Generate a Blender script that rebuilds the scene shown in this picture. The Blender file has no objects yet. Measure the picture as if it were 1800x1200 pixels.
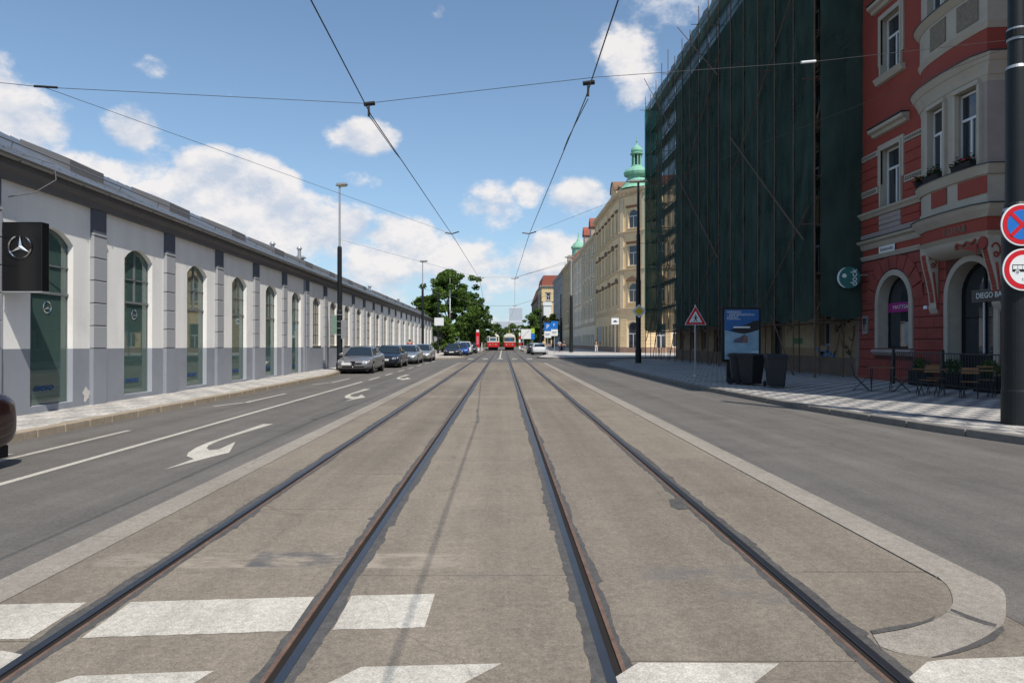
import bpy, bmesh, math, random
import numpy as np
from mathutils import Matrix, Vector, Euler
R = math.radians
PI = math.pi
random.seed(7)
SC = bpy.context.scene
COL = SC.collection

# ------------------------------------------------------------------ camera
CAMZ = 1.68
cam_d = bpy.data.cameras.new('camera'); cam_d.lens = 24.0; cam_d.sensor_width = 36.0
cam_d.shift_x = 16 / 1800; cam_d.clip_end = 6000; cam_d.clip_start = 0.05
cam = bpy.data.objects.new('camera', cam_d); COL.objects.link(cam)
cam.location = (0, 0, CAMZ); cam.rotation_euler = (R(90), 0, 0)
SC.camera = cam

# ------------------------------------------------------------------ light
SUNV = Vector((0.335, -0.62, 1.0)).normalized()
SUN_EL = math.asin(SUNV.z); SUN_ROT = math.atan2(SUNV.x, SUNV.y)
sun_d = bpy.data.lights.new('sun', 'SUN'); sun_d.energy = 4.6; sun_d.angle = R(0.5); sun_d.color = (1.0, 0.94, 0.85)
sun = bpy.data.objects.new('sun', sun_d); COL.objects.link(sun)
sun.rotation_euler = SUNV.to_track_quat('Z', 'Y').to_euler()
SC.view_settings.view_transform = 'Standard'; SC.view_settings.look = 'None'
SC.view_settings.exposure = 0.0; SC.view_settings.gamma = 1.0
SC.cycles.max_bounces = 6; SC.cycles.transparent_max_bounces = 12
SC.cycles.use_denoising = True
SC.cycles.diffuse_bounces = 3; SC.cycles.glossy_bounces = 3
SC.cycles.sample_clamp_indirect = 4.0

W = bpy.data.worlds.new('World'); SC.world = W; W.use_nodes = True
def build_world():
    nt = W.node_tree; N = nt.nodes; L = nt.links
    for n in list(N): N.remove(n)
    def mth(op, a, b=None, c=None, clamp=False):
        n = N.new('ShaderNodeMath'); n.operation = op; n.use_clamp = clamp
        for i, v in enumerate((a, b, c)):
            if v is None: continue
            if isinstance(v, (int, float)): n.inputs[i].default_value = v
            else: L.new(v, n.inputs[i])
        return n.outputs[0]
    out = N.new('ShaderNodeOutputWorld'); bg = N.new('ShaderNodeBackground')
    sky = N.new('ShaderNodeTexSky'); sky.sky_type = 'NISHITA'; sky.sun_disc = False
    sky.sun_elevation = SUN_EL; sky.sun_rotation = SUN_ROT
    sky.air_density = 1.0; sky.dust_density = 0.6; sky.ozone_density = 1.6; sky.altitude = 200
    tc = N.new('ShaderNodeTexCoord')
    sep = N.new('ShaderNodeSeparateXYZ'); L.new(tc.outputs['Generated'], sep.inputs[0])
    X, Y, Z = sep.outputs
    az = mth('ARCTAN2', X, Y)
    el = mth('ARCSINE', Z, clamp=False)
    # warp
    def noise(scale, detail, rough, vec=None, offs=(0, 0, 0)):
        mp = N.new('ShaderNodeMapping'); mp.inputs['Location'].default_value = offs
        mp.inputs['Scale'].default_value = (1, 1, 1.5)
        L.new(vec or tc.outputs['Generated'], mp.inputs[0])
        n = N.new('ShaderNodeTexNoise'); n.inputs['Scale'].default_value = scale
        n.inputs['Detail'].default_value = detail; n.inputs['Roughness'].default_value = rough
        L.new(mp.outputs[0], n.inputs['Vector']); return n.outputs[0]
    n1 = noise(9, 10, 0.62); n2 = noise(3.0, 4, 0.5, offs=(3.1, 1.2, 0.4)); n3 = noise(22, 8, 0.65, offs=(1, 4, 2))
    nA = noise(9, 10, 0.62, offs=(0.006, 0.0, 0.035))
    blobs = [  # (px, py, half w, half h, strength) read off the photograph as directions
        (25, 225, 125, 75, 1.1), (-60, 170, 110, 90, 1.1), (232, 235, 58, 44, 1.0), (265, 285, 70, 40, .7),
        (160, 300, 110, 42, 1.0), (360, 320, 80, 60, 1.2), (455, 325, 80, 50, 1.1), (330, 370, 180, 60, 1.1),
        (480, 395, 190, 70, 1.2), (600, 400, 70, 42, 1.0), (700, 412, 65, 40, 1.1), (650, 455, 180, 55, .7),
        (460, 470, 280, 70, .62), (800, 445, 75, 42, .8), (640, 243, 62, 30, .85), (930, 335, 28, 26, .75),
        (1015, 345, 52, 34, .85), (862, 368, 42, 44, .42), (985, 435, 50, 28, .65), (1105, 92, 50, 55, .6),
        (1190, 8, 90, 40, .75), (1110, 145, 40, 40, .4), (635, 315, 40, 18, .38), (268, 120, 28, 16, .32),
        (880, 480, 260, 50, .38), (300, 480, 300, 60, .4), (1300, 420, 240, 60, .5), (1500, 300, 200, 90, .6),
        (950, 540, 500, 40, .3)]
    acc = None
    for px, py, hw, hh, s in blobs:
        u = (px - 884) / 1200; v = (600 - py) / 1200
        a0 = math.atan(u); e0 = math.asin(v / math.sqrt(1 + u * u + v * v))
        wa = hw / 1200 / (1 + u * u) * 1.15; we = hh / 1200 / math.sqrt(1 + u * u) * 1.1
        da = mth('DIVIDE', mth('SUBTRACT', az, a0), wa); de = mth('DIVIDE', mth('SUBTRACT', el, e0), we)
        d = mth('SUBTRACT', 1.0, mth('ADD', mth('MULTIPLY', da, da), mth('MULTIPLY', de, de)))
        d = mth('MULTIPLY', mth('MAXIMUM', d, -1.6), s)
        acc = d if acc is None else mth('MAXIMUM', acc, d)
    # scattered cumulus in the rest of the sky
    far = mth('MULTIPLY', mth('SUBTRACT', n2, 0.56), 3.2)
    behind = mth('LESS_THAN', Y, 0.2)
    acc = mth('MAXIMUM', acc, mth('ADD', far, mth('MULTIPLY', mth('SUBTRACT', behind, 1.0), 2.0)))
    def dens(nz):
        nn = mth('ADD', mth('MULTIPLY', mth('SUBTRACT', nz, 0.5), 3.2), mth('MULTIPLY', mth('SUBTRACT', n3, 0.5), 0.9))
        f = mth('ADD', acc, nn)
        n = N.new('ShaderNodeMapRange'); n.interpolation_type = 'SMOOTHSTEP'
        L.new(f, n.inputs[0]); n.inputs[1].default_value = 0.0; n.inputs[2].default_value = 0.70
        return n.outputs[0], f
    d0, f0 = dens(n1); d1, f1 = dens(nA)
    sh = N.new('ShaderNodeMapRange'); L.new(mth('SUBTRACT', f1, f0), sh.inputs[0])
    sh.inputs[1].default_value = -0.3; sh.inputs[2].default_value = 0.4
    cr = N.new('ShaderNodeMix'); cr.data_type = 'RGBA'
    L.new(sh.outputs[0], cr.inputs[0])
    cr.inputs[6].default_value = (7.4, 7.1, 6.95, 1); cr.inputs[7].default_value = (4.6, 5.1, 6.0, 1)
    mx = N.new('ShaderNodeMix'); mx.data_type = 'RGBA'
    skm = N.new('ShaderNodeMix'); skm.data_type = 'RGBA'; skm.blend_type = 'MULTIPLY'; skm.inputs[0].default_value = 1.0
    L.new(sky.outputs[0], skm.inputs[6]); skm.inputs[7].default_value = (0.98, 1.12, 1.16, 1)
    hz = N.new('ShaderNodeMix'); hz.data_type = 'RGBA'   # whitening of the air towards the horizon
    L.new(mth('MULTIPLY', mth('POWER', 2.718, mth('MULTIPLY', mth('MAXIMUM', el, 0.0), -4.5)), 0.72), hz.inputs[0]); L.new(skm.outputs[2], hz.inputs[6]); hz.inputs[7].default_value = (3.4, 4.7, 6.3, 1)
    L.new(mth('MULTIPLY', d0, 0.93), mx.inputs[0]); L.new(hz.outputs[2], mx.inputs[6]); L.new(cr.outputs[2], mx.inputs[7])
    L.new(mx.outputs[2], bg.inputs[0]); bg.inputs[1].default_value = 0.125
    L.new(bg.outputs[0], out.inputs[0])
build_world()

# ------------------------------------------------------------------ materials
MATS = {}
def mat(name, col, rough=0.8, metal=0.0, var=0.12, scale=2.0, bump=0.0, bscale=60, spec=0.3, stretch=(1, 1, 1), dirt=0.0,
        world=False, speck=0.0, coat=0.0):
    if name in MATS: return MATS[name]
    m = bpy.data.materials.new(name); m.use_nodes = True
    nt = m.node_tree; N = nt.nodes; L = nt.links; b = N['Principled BSDF']
    b.inputs['Roughness'].default_value = rough; b.inputs['Metallic'].default_value = metal
    b.inputs['Specular IOR Level'].default_value = spec
    if coat: b.inputs['Coat Weight'].default_value = coat; b.inputs['Coat Roughness'].default_value = 0.05
    c = (*col, 1) if len(col) == 3 else col
    if var == 0 and bump == 0 and dirt == 0 and speck == 0:
        b.inputs['Base Color'].default_value = c; MATS[name] = m; return m
    if world: src = N.new('ShaderNodeNewGeometry').outputs['Position']
    else: src = N.new('ShaderNodeTexCoord').outputs['Object']
    mp = N.new('ShaderNodeMapping'); mp.inputs['Scale'].default_value = stretch; L.new(src, mp.inputs[0])
    n1 = N.new('ShaderNodeTexNoise'); n1.inputs['Scale'].default_value = scale; n1.inputs['Detail'].default_value = 8
    n1.inputs['Roughness'].default_value = 0.65; L.new(mp.outputs[0], n1.inputs['Vector'])
    mr = N.new('ShaderNodeMapRange'); mr.inputs[1].default_value = 0.25; mr.inputs[2].default_value = 0.75
    mr.inputs[3].default_value = 1 - var; mr.inputs[4].default_value = 1 + var; L.new(n1.outputs[0], mr.inputs[0])
    val = mr.outputs[0]
    if speck:
        n3 = N.new('ShaderNodeTexNoise'); n3.inputs['Scale'].default_value = 90; n3.inputs['Detail'].default_value = 3
        L.new(src, n3.inputs['Vector'])
        m3 = N.new('ShaderNodeMapRange'); m3.inputs[1].default_value = 0.3; m3.inputs[2].default_value = 0.7
        m3.inputs[3].default_value = 1 - speck; m3.inputs[4].default_value = 1 + speck; L.new(n3.outputs[0], m3.inputs[0])
        mu = N.new('ShaderNodeMath'); mu.operation = 'MULTIPLY'; L.new(val, mu.inputs[0]); L.new(m3.outputs[0], mu.inputs[1]); val = mu.outputs[0]
    if dirt:
        n4 = N.new('ShaderNodeTexNoise'); n4.inputs['Scale'].default_value = 0.6; n4.inputs['Detail'].default_value = 10
        n4.inputs['Roughness'].default_value = 0.75; L.new(src, n4.inputs['Vector'])
        m4 = N.new('ShaderNodeMapRange'); m4.inputs[1].default_value = 0.5; m4.inputs[2].default_value = 0.8
        m4.inputs[3].default_value = 1; m4.inputs[4].default_value = 1 - dirt; L.new(n4.outputs[0], m4.inputs[0])
        mu = N.new('ShaderNodeMath'); mu.operation = 'MULTIPLY'; L.new(val, mu.inputs[0]); L.new(m4.outputs[0], mu.inputs[1]); val = mu.outputs[0]
    vm = N.new('ShaderNodeVectorMath'); vm.operation = 'SCALE'; vm.inputs[0].default_value = c[:3]; L.new(val, vm.inputs[3])
    L.new(vm.outputs[0], b.inputs['Base Color'])
    if bump:
        n2 = N.new('ShaderNodeTexNoise'); n2.inputs['Scale'].default_value = bscale; n2.inputs['Detail'].default_value = 5
        L.new(src, n2.inputs['Vector'])
        bp = N.new('ShaderNodeBump'); bp.inputs['Strength'].default_value = bump; bp.inputs['Distance'].default_value = 0.01
        L.new(n2.outputs[0], bp.inputs['Height']); L.new(bp.outputs[0], b.inputs['Normal'])
    MATS[name] = m; return m

def leaf_mat(name, c1, c2):
    if name in MATS: return MATS[name]
    m = bpy.data.materials.new(name); m.use_nodes = True
    nt = m.node_tree; N = nt.nodes; L = nt.links
    for n in list(N): N.remove(n)
    o = N.new('ShaderNodeOutputMaterial'); d = N.new('ShaderNodeBsdfDiffuse'); t = N.new('ShaderNodeBsdfTranslucent')
    mx = N.new('ShaderNodeMixShader'); mx.inputs[0].default_value = 0.3
    g = N.new('ShaderNodeNewGeometry'); n = N.new('ShaderNodeTexNoise'); n.inputs['Scale'].default_value = 0.9; n.inputs['Detail'].default_value = 6
    L.new(g.outputs['Position'], n.inputs['Vector'])
    ad = N.new('ShaderNodeMath'); ad.operation = 'MULTIPLY_ADD'; ad.inputs[1].default_value = 0.5
    L.new(g.outputs['Random Per Island'], ad.inputs[0]); L.new(n.outputs[0], ad.inputs[2])
    c = N.new('ShaderNodeMapRange'); c.inputs[1].default_value = .45; c.inputs[2].default_value = 1.1; L.new(ad.outputs[0], c.inputs[0])
    k = N.new('ShaderNodeMix'); k.data_type = 'RGBA'; L.new(c.outputs[0], k.inputs[0])
    k.inputs[6].default_value = (*c1, 1); k.inputs[7].default_value = (*c2, 1)
    L.new(k.outputs[2], d.inputs[0]); L.new(k.outputs[2], t.inputs[0])
    L.new(d.outputs[0], mx.inputs[1]); L.new(t.outputs[0], mx.inputs[2]); L.new(mx.outputs[0], o.inputs[0])
    MATS[name] = m; return m

def clear_glass(name, tint, refl=0.12):
    if name in MATS: return MATS[name]
    m = bpy.data.materials.new(name); m.use_nodes = True
    nt = m.node_tree; N = nt.nodes; L = nt.links
    for n in list(N): N.remove(n)
    o = N.new('ShaderNodeOutputMaterial'); t = N.new('ShaderNodeBsdfTransparent'); t.inputs[0].default_value = (*tint, 1)
    g = N.new('ShaderNodeBsdfGlossy'); g.inputs['Roughness'].default_value = 0.02; g.inputs[0].default_value = (.95, 1, .98, 1)
    f = N.new('ShaderNodeFresnel'); f.inputs[0].default_value = 1.5
    ad = N.new('ShaderNodeMath'); ad.operation = 'ADD'; ad.inputs[1].default_value = refl; L.new(f.outputs[0], ad.inputs[0])
    df = N.new('ShaderNodeBsdfDiffuse'); df.inputs[0].default_value = (.20, .34, .30, 1)   # diffuse teal mixed in, brightens panes that look black otherwise
    m0 = N.new('ShaderNodeMixShader'); m0.inputs[0].default_value = .30; L.new(t.outputs[0], m0.inputs[1]); L.new(df.outputs[0], m0.inputs[2])
    mx = N.new('ShaderNodeMixShader'); L.new(ad.outputs[0], mx.inputs[0]); L.new(m0.outputs[0], mx.inputs[1]); L.new(g.outputs[0], mx.inputs[2])
    L.new(mx.outputs[0], o.inputs[0]); MATS[name] = m; return m

def net_mat(name, col, trans):
    if name in MATS: return MATS[name]
    m = bpy.data.materials.new(name); m.use_nodes = True
    nt = m.node_tree; N = nt.nodes; L = nt.links
    for n in list(N): N.remove(n)
    o = N.new('ShaderNodeOutputMaterial'); d = N.new('ShaderNodeBsdfDiffuse'); t = N.new('ShaderNodeBsdfTranslucent')
    tr = N.new('ShaderNodeBsdfTransparent')
    g = N.new('ShaderNodeNewGeometry'); oi = N.new('ShaderNodeObjectInfo')
    mp = N.new('ShaderNodeMapping'); mp.inputs['Scale'].default_value = (1, 1, 0.3); L.new(g.outputs['Position'], mp.inputs[0])
    n = N.new('ShaderNodeTexNoise'); n.inputs['Scale'].default_value = 1.6; n.inputs['Detail'].default_value = 7; L.new(mp.outputs[0], n.inputs['Vector'])
    ad = N.new('ShaderNodeMath'); ad.operation = 'MULTIPLY_ADD'; ad.inputs[1].default_value = 0.12; L.new(oi.outputs['Random'], ad.inputs[0]); L.new(n.outputs[0], ad.inputs[2])
    mr = N.new('ShaderNodeMapRange'); mr.inputs[1].default_value = .3; mr.inputs[2].default_value = .8; mr.inputs[3].default_value = 0.6; mr.inputs[4].default_value = 1.4
    L.new(ad.outputs[0], mr.inputs[0])
    vm = N.new('ShaderNodeVectorMath'); vm.operation = 'SCALE'; vm.inputs[0].default_value = col; L.new(mr.outputs[0], vm.inputs[3])
    L.new(vm.outputs[0], d.inputs[0]); L.new(vm.outputs[0], t.inputs[0])
    m1 = N.new('ShaderNodeMixShader'); m1.inputs[0].default_value = 0.35; L.new(d.outputs[0], m1.inputs[1]); L.new(t.outputs[0], m1.inputs[2])
    m2 = N.new('ShaderNodeMixShader')
    n5 = N.new('ShaderNodeTexNoise'); n5.inputs['Scale'].default_value = 0.5; n5.inputs['Detail'].default_value = 6; L.new(g.outputs['Position'], n5.inputs['Vector'])
    m5 = N.new('ShaderNodeMapRange'); m5.inputs[1].default_value = .3; m5.inputs[2].default_value = .75; m5.inputs[3].default_value = trans * .5; m5.inputs[4].default_value = trans * 1.5
    L.new(n5.outputs[0], m5.inputs[0]); L.new(m5.outputs[0], m2.inputs[0])
    L.new(m1.outputs[0], m2.inputs[1]); L.new(tr.outputs[0], m2.inputs[2]); L.new(m2.outputs[0], o.inputs[0])
    MATS[name] = m; return m

def mosaic_mat(name, light, dark, cell=0.32, mixd=1.0):
    """small stone mosaic pavement: fields of pale and dark little stones"""
    m = bpy.data.materials.new(name); m.use_nodes = True
    nt = m.node_tree; N = nt.nodes; L = nt.links; b = N['Principled BSDF']; b.inputs['Roughness'].default_value = .85
    b.inputs['Specular IOR Level'].default_value = .25
    g = N.new('ShaderNodeNewGeometry').outputs['Position']
    nz = N.new('ShaderNodeTexNoise'); nz.inputs['Scale'].default_value = 6; L.new(g, nz.inputs['Vector'])
    vadd = N.new('ShaderNodeVectorMath'); vadd.operation = 'MULTIPLY_ADD'; vadd.inputs[1].default_value = (.05, .05, 0)
    L.new(nz.outputs['Color'], vadd.inputs[0]); L.new(g, vadd.inputs[2])
    mp = N.new('ShaderNodeMapping'); mp.inputs['Rotation'].default_value = (0, 0, R(3)); mp.inputs['Scale'].default_value = (1, .8, 1); L.new(vadd.outputs[0], mp.inputs[0])
    ch = N.new('ShaderNodeTexChecker'); ch.inputs['Scale'].default_value = 1 / cell; L.new(mp.outputs[0], ch.inputs['Vector'])
    ch.inputs[1].default_value = (*light, 1); ch.inputs[2].default_value = tuple(light[i] + (dark[i] - light[i]) * mixd for i in range(3)) + (1,)
    vo = N.new('ShaderNodeTexVoronoi'); vo.inputs['Scale'].default_value = 15; L.new(g, vo.inputs['Vector'])
    vr = N.new('ShaderNodeSeparateColor'); L.new(vo.outputs['Color'], vr.inputs[0])
    mr = N.new('ShaderNodeMapRange'); mr.inputs[3].default_value = .72; mr.inputs[4].default_value = 1.2; L.new(vr.outputs[0], mr.inputs[0])
    n2 = N.new('ShaderNodeTexNoise'); n2.inputs['Scale'].default_value = .7; n2.inputs['Detail'].default_value = 8; L.new(g, n2.inputs['Vector'])
    m2 = N.new('ShaderNodeMapRange'); m2.inputs[1].default_value = .3; m2.inputs[2].default_value = .75; m2.inputs[3].default_value = 1.1; m2.inputs[4].default_value = .78; L.new(n2.outputs[0], m2.inputs[0])
    mu = N.new('ShaderNodeMath'); mu.operation = 'MULTIPLY'; L.new(mr.outputs[0], mu.inputs[0]); L.new(m2.outputs[0], mu.inputs[1])
    vm = N.new('ShaderNodeVectorMath'); vm.operation = 'SCALE'; L.new(ch.outputs[0], vm.inputs[0]); L.new(mu.outputs[0], vm.inputs[3])
    L.new(vm.outputs[0], b.inputs['Base Color'])
    v2 = N.new('ShaderNodeTexVoronoi'); v2.feature = 'DISTANCE_TO_EDGE'; v2.inputs['Scale'].default_value = 15; L.new(g, v2.inputs['Vector'])
    bp = N.new('ShaderNodeBump'); bp.inputs['Strength'].default_value = .5; bp.inputs['Distance'].default_value = .012
    L.new(v2.outputs[0], bp.inputs['Height']); L.new(bp.outputs[0], b.inputs['Normal'])
    MATS[name] = m; return m

def road_mat(name, col, wear, patch=False):
    m = bpy.data.materials.new(name); m.use_nodes = True
    nt = m.node_tree; N = nt.nodes; L = nt.links; b = N['Principled BSDF']; b.inputs['Roughness'].default_value = .88
    b.inputs['Specular IOR Level'].default_value = .3
    g = N.new('ShaderNodeNewGeometry').outputs['Position']
    def nz(scale, detail, st=(1, 1, 1), ro=.6, lo=.3, hi=.7, a=.9, c=1.1, off=(0, 0, 0)):
        mp = N.new('ShaderNodeMapping'); mp.inputs['Scale'].default_value = st; mp.inputs['Location'].default_value = off; L.new(g, mp.inputs[0])
        n = N.new('ShaderNodeTexNoise'); n.inputs['Scale'].default_value = scale; n.inputs['Detail'].default_value = detail; n.inputs['Roughness'].default_value = ro
        L.new(mp.outputs[0], n.inputs['Vector'])
        r = N.new('ShaderNodeMapRange'); r.inputs[1].default_value = lo; r.inputs[2].default_value = hi; r.inputs[3].default_value = a; r.inputs[4].default_value = c
        L.new(n.outputs[0], r.inputs[0]); return r.outputs[0]
    vals = [nz(110, 2, a=.72, c=1.28), nz(28, 4, a=.84, c=1.16), nz(9, 6, a=.93, c=1.07), nz(1.3, 9, a=1 - wear * .5, c=1 + wear * .5), nz(1, 6, st=(1.7, .05, 1), a=1 - wear, c=1 + wear),
            nz(.23, 5, a=.93, c=1.07), nz(3.2, 10, ro=.75, lo=.60, hi=.75, a=1, c=.74, off=(5, 2, 0)), nz(.55, 8, ro=.7, lo=.52, hi=.7, a=1, c=.86, off=(2, 9, 0))]
    v = vals[0]
    for w in vals[1:]:
        mu = N.new('ShaderNodeMath'); mu.operation = 'MULTIPLY'; L.new(v, mu.inputs[0]); L.new(w, mu.inputs[1]); v = mu.outputs[0]
    # hair cracks
    wv = N.new('ShaderNodeTexNoise'); wv.inputs['Scale'].default_value = 1.5; L.new(g, wv.inputs['Vector'])
    va = N.new('ShaderNodeVectorMath'); va.operation = 'MULTIPLY_ADD'; va.inputs[1].default_value = (.9, .9, 0); L.new(wv.outputs['Color'], va.inputs[0]); L.new(g, va.inputs[2])
    vo = N.new('ShaderNodeTexVoronoi'); vo.feature = 'DISTANCE_TO_EDGE'; vo.inputs['Scale'].default_value = .22; L.new(va.outputs[0], vo.inputs['Vector'])
    cr = N.new('ShaderNodeMapRange'); cr.inputs[1].default_value = 0.0; cr.inputs[2].default_value = .0022; cr.inputs[3].default_value = .78; cr.inputs[4].default_value = 1; L.new(vo.outputs[0], cr.inputs[0])
    mu = N.new('ShaderNodeMath'); mu.operation = 'MULTIPLY'; L.new(v, mu.inputs[0]); L.new(cr.outputs[0], mu.inputs[1]); v = mu.outputs[0]
    vm = N.new('ShaderNodeVectorMath'); vm.operation = 'SCALE'; vm.inputs[0].default_value = col; L.new(v, vm.inputs[3])
    base = vm.outputs[0]
    if patch:   # scuffed remains of ground-off old markings
        sp = N.new('ShaderNodeSeparateXYZ'); L.new(g, sp.inputs[0])
        def box(x0, x1, y0, y1, s=.06):
            def sm(v, e0, e1):
                r = N.new('ShaderNodeMapRange'); r.interpolation_type = 'SMOOTHSTEP'; r.inputs[1].default_value = e0; r.inputs[2].default_value = e1; L.new(v, r.inputs[0]); return r.outputs[0]
            ms = [sm(sp.outputs[0], x0, x0 + s), sm(sp.outputs[0], x1, x1 - s), sm(sp.outputs[1], y0, y0 + s), sm(sp.outputs[1], y1, y1 - s)]
            q = ms[0]
            for k in ms[1:]:
                t = N.new('ShaderNodeMath'); t.operation = 'MULTIPLY'; L.new(q, t.inputs[0]); L.new(k, t.inputs[1]); q = t.outputs[0]
            return q
        for bx, colp, k in ((( -2.45, -.28, 5.0, 5.42), (.34, .29, .23), .9), ((-1.95, -1.15, 5.02, 5.45), (.09, .09, .095), .85), ((-3.1, -2.4, 5.05, 5.4), (.33, .29, .24), .7),
                            ((.95, 2.1, 4.75, 5.1), (.12, .12, .125), .55), ((1.4, 1.9, 4.3, 4.6), (.13, .125, .12), .5), ((-.35, .25, 4.75, 4.95), (.15, .14, .13), .5),
                            ((-3.2, 3.0, 20.4, 21.1), (.36, .32, .27), .35), ((-3.2, -1.2, 25.5, 29), (.3, .27, .24), .3)):
            q = box(*bx)
            nn = nz(5, 8, st=(.6, 1.6, 1), ro=.7, lo=.42, hi=.6, a=0, c=1, off=(bx[0], 0, 0))
            t = N.new('ShaderNodeMath'); t.operation = 'MULTIPLY'; L.new(q, t.inputs[0]); L.new(nn, t.inputs[1])
            t2 = N.new('ShaderNodeMath'); t2.operation = 'MULTIPLY'; L.new(t.outputs[0], t2.inputs[0]); t2.inputs[1].default_value = k
            mx = N.new('ShaderNodeMix'); mx.data_type = 'RGBA'; L.new(t2.outputs[0], mx.inputs[0]); L.new(base, mx.inputs[6]); mx.inputs[7].default_value = (*colp, 1)
            base = mx.outputs[2]
    L.new(base, b.inputs['Base Color'])
    n2 = N.new('ShaderNodeTexNoise'); n2.inputs['Scale'].default_value = 90; n2.inputs['Detail'].default_value = 4; L.new(g, n2.inputs['Vector'])
    bp = N.new('ShaderNodeBump'); bp.inputs['Strength'].default_value = .45; bp.inputs['Distance'].default_value = .006
    L.new(n2.outputs[0], bp.inputs['Height']); L.new(bp.outputs[0], b.inputs['Normal'])
    MATS[name] = m; return m

M_ASPH = road_mat('asphalt', (.134, .124, .112), .2)
M_BED = road_mat('bed_concrete', (.222, .188, .148), .16, patch=True)
M_BED2 = road_mat('bed_concrete_b', (.202, .172, .136), .18, patch=True)
M_STRIP = road_mat('edge_concrete', (.285, .255, .215), .15)
M_PAINT = road_mat('road_paint', (.47, .44, .38), .22)
M_TAR = mat('tar', (.092, .086, .080), rough=.6, var=.3, scale=12, bump=.5, world=True, speck=.2)
M_RAIL = mat('rail_steel', (.20, .195, .20), rough=.42, metal=1.0, var=.15, scale=3, world=True)
M_RUST = mat('rail_rust', (.15, .095, .07), rough=.8, var=.35, scale=8, world=True, speck=.2)
M_GROOVE = mat('rail_groove', (.02, .016, .014), rough=.9, var=.2)
M_GROUND = mat('ground_soil', (.16, .16, .14), rough=.95, var=.25, scale=.05, world=True)
M_KERB = mat('granite_kerb', (.19, .175, .155), rough=.8, var=.22, scale=5, bump=.5, world=True, speck=.3)
M_KERBL = mat('granite_kerb_warm', (.33, .27, .20), rough=.8, var=.22, scale=5, bump=.5, world=True, speck=.3)
M_MOS = mosaic_mat('mosaic_pavement', (.44, .415, .38), (.19, .19, .195))
M_MOSL = mosaic_mat('mosaic_pavement_pale', (.52, .49, .45), (.36, .345, .32), .5, .7)
M_WHITE = mat('plaster_white', (.82, .80, .765), var=.09, scale=1.6, stretch=(1, 1, .14), bump=.25, world=True, dirt=.18)
M_PLINTH = mat('plaster_blue_grey', (.26, .275, .31), var=.08, scale=.9, bump=.25, world=True, dirt=.2)
M_PLINL = mat('plaster_pale_blue', (.34, .36, .40), var=.06, scale=.9, bump=.2, world=True)
M_PBLOCK = mat('pilaster_grey', (.34, .345, .36), var=.07, scale=1.2, bump=.2, world=True, dirt=.1)
M_SLATE = mat('pilaster_slate', (.10, .11, .135), var=.1, scale=1.2, bump=.2, world=True)
M_CORN = mat('cornice_grey', (.13, .128, .13), var=.1, scale=1.5, bump=.15, world=True)
M_GUT = mat('gutter_zinc', (.26, .26, .255), rough=.45, metal=.6, var=.12)
M_ROOF = mat('roof_metal', (.30, .32, .35), rough=.32, metal=.75, var=.2, scale=1.5, world=True)
M_DARK = mat('dark_metal', (.028, .032, .034), rough=.5, var=.2, spec=.4)
M_POLE = mat('pole_green_black', (.010, .013, .014), rough=.5, var=.2, scale=6, bump=.1, spec=.35)
M_ZINC = mat('galvanised', (.40, .41, .42), rough=.5, metal=.5, var=.12)
M_WIRE = mat('wire', (.06, .058, .06), rough=.5, metal=.3, var=0)
M_GLASS = mat('window_glass', (.03, .037, .043), rough=.04, var=0, spec=.9)
M_SHOP = clear_glass('shop_glass', (.78, .90, .86), .05)
M_FRAME = mat('window_white', (.62, .63, .64), rough=.5, var=.04, bump=.05)
M_BLACK = mat('black_gloss', (.006, .006, .007), rough=.22, var=0, spec=.5)
M_BLACKM = mat('black_matt', (.015, .015, .016), rough=.75, var=.15)
M_CHROME = mat('chrome', (.75, .76, .78), rough=.12, metal=1, var=0)
M_RED = mat('sign_red', (.55, .012, .02), rough=.4, var=.04)
M_BLUE = mat('sign_blue', (.015, .15, .50), rough=.4, var=.04)
M_SWHITE = mat('sign_white', (.72, .73, .72), rough=.4, var=.03)
M_YEL = mat('sign_yellow', (.75, .52, .02), rough=.4, var=.03)
M_SBACK = mat('sign_back', (.32, .33, .34), rough=.5, metal=.5, var=.08)
M_PED = mat('red_plaster', (.29, .057, .040), var=.12, scale=1.2, bump=.3, world=True, dirt=.25)
M_CREAM = mat('cream_plaster', (.42, .37, .30), var=.08, scale=1.5, bump=.2, world=True, dirt=.25)
M_PINKG = mat('pinkish_plaster', (.33, .27, .25), var=.08, scale=1.5, bump=.2, world=True, dirt=.2)
M_RELIEF = mat('relief_brown', (.20, .165, .125), var=.3, scale=9, bump=.6, world=True)
M_YELP = mat('yellow_plaster', (.80, .60, .35), var=.08, scale=1.0, bump=.2, world=True, dirt=.25)
M_YELT = mat('yellow_trim', (.66, .51, .33), var=.1, scale=2, bump=.2, world=True, dirt=.3)
M_BROWN = mat('brown_ornament', (.23, .135, .085), var=.2, scale=3, bump=.3, world=True)
M_COPPER = mat('copper_green', (.22, .46, .33), rough=.65, var=.2, scale=3, world=True)
M_TILE = mat('roof_tile_red', (.30, .09, .06), var=.25, scale=6, bump=.4, world=True)
M_OCHRE = mat('ochre_plaster', (.30, .215, .125), var=.18, scale=1.3, bump=.3, world=True, dirt=.4)
M_TUBE = mat('scaffold_tube', (.14, .085, .06), rough=.7, metal=.2, var=.3, scale=3)
M_BARK = mat('bark', (.09, .07, .055), var=.3, scale=6, bump=.8)
M_WOOD = mat('slat_wood', (.20, .105, .048), var=.25, scale=5, stretch=(1, 6, 1), rough=.6)
M_TYRE = mat('tyre', (.018, .018, .019), rough=.85, var=.1)
M_LAMP = mat('headlamp_glass', (.65, .67, .7), rough=.08, metal=.4, var=0, spec=.8)
M_TAIL = mat('tail_red', (.38, .01, .012), rough=.15, var=0, spec=.7)
M_CARGL = mat('car_glass', (.018, .026, .032), rough=.03, var=0, spec=1.0)
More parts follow.
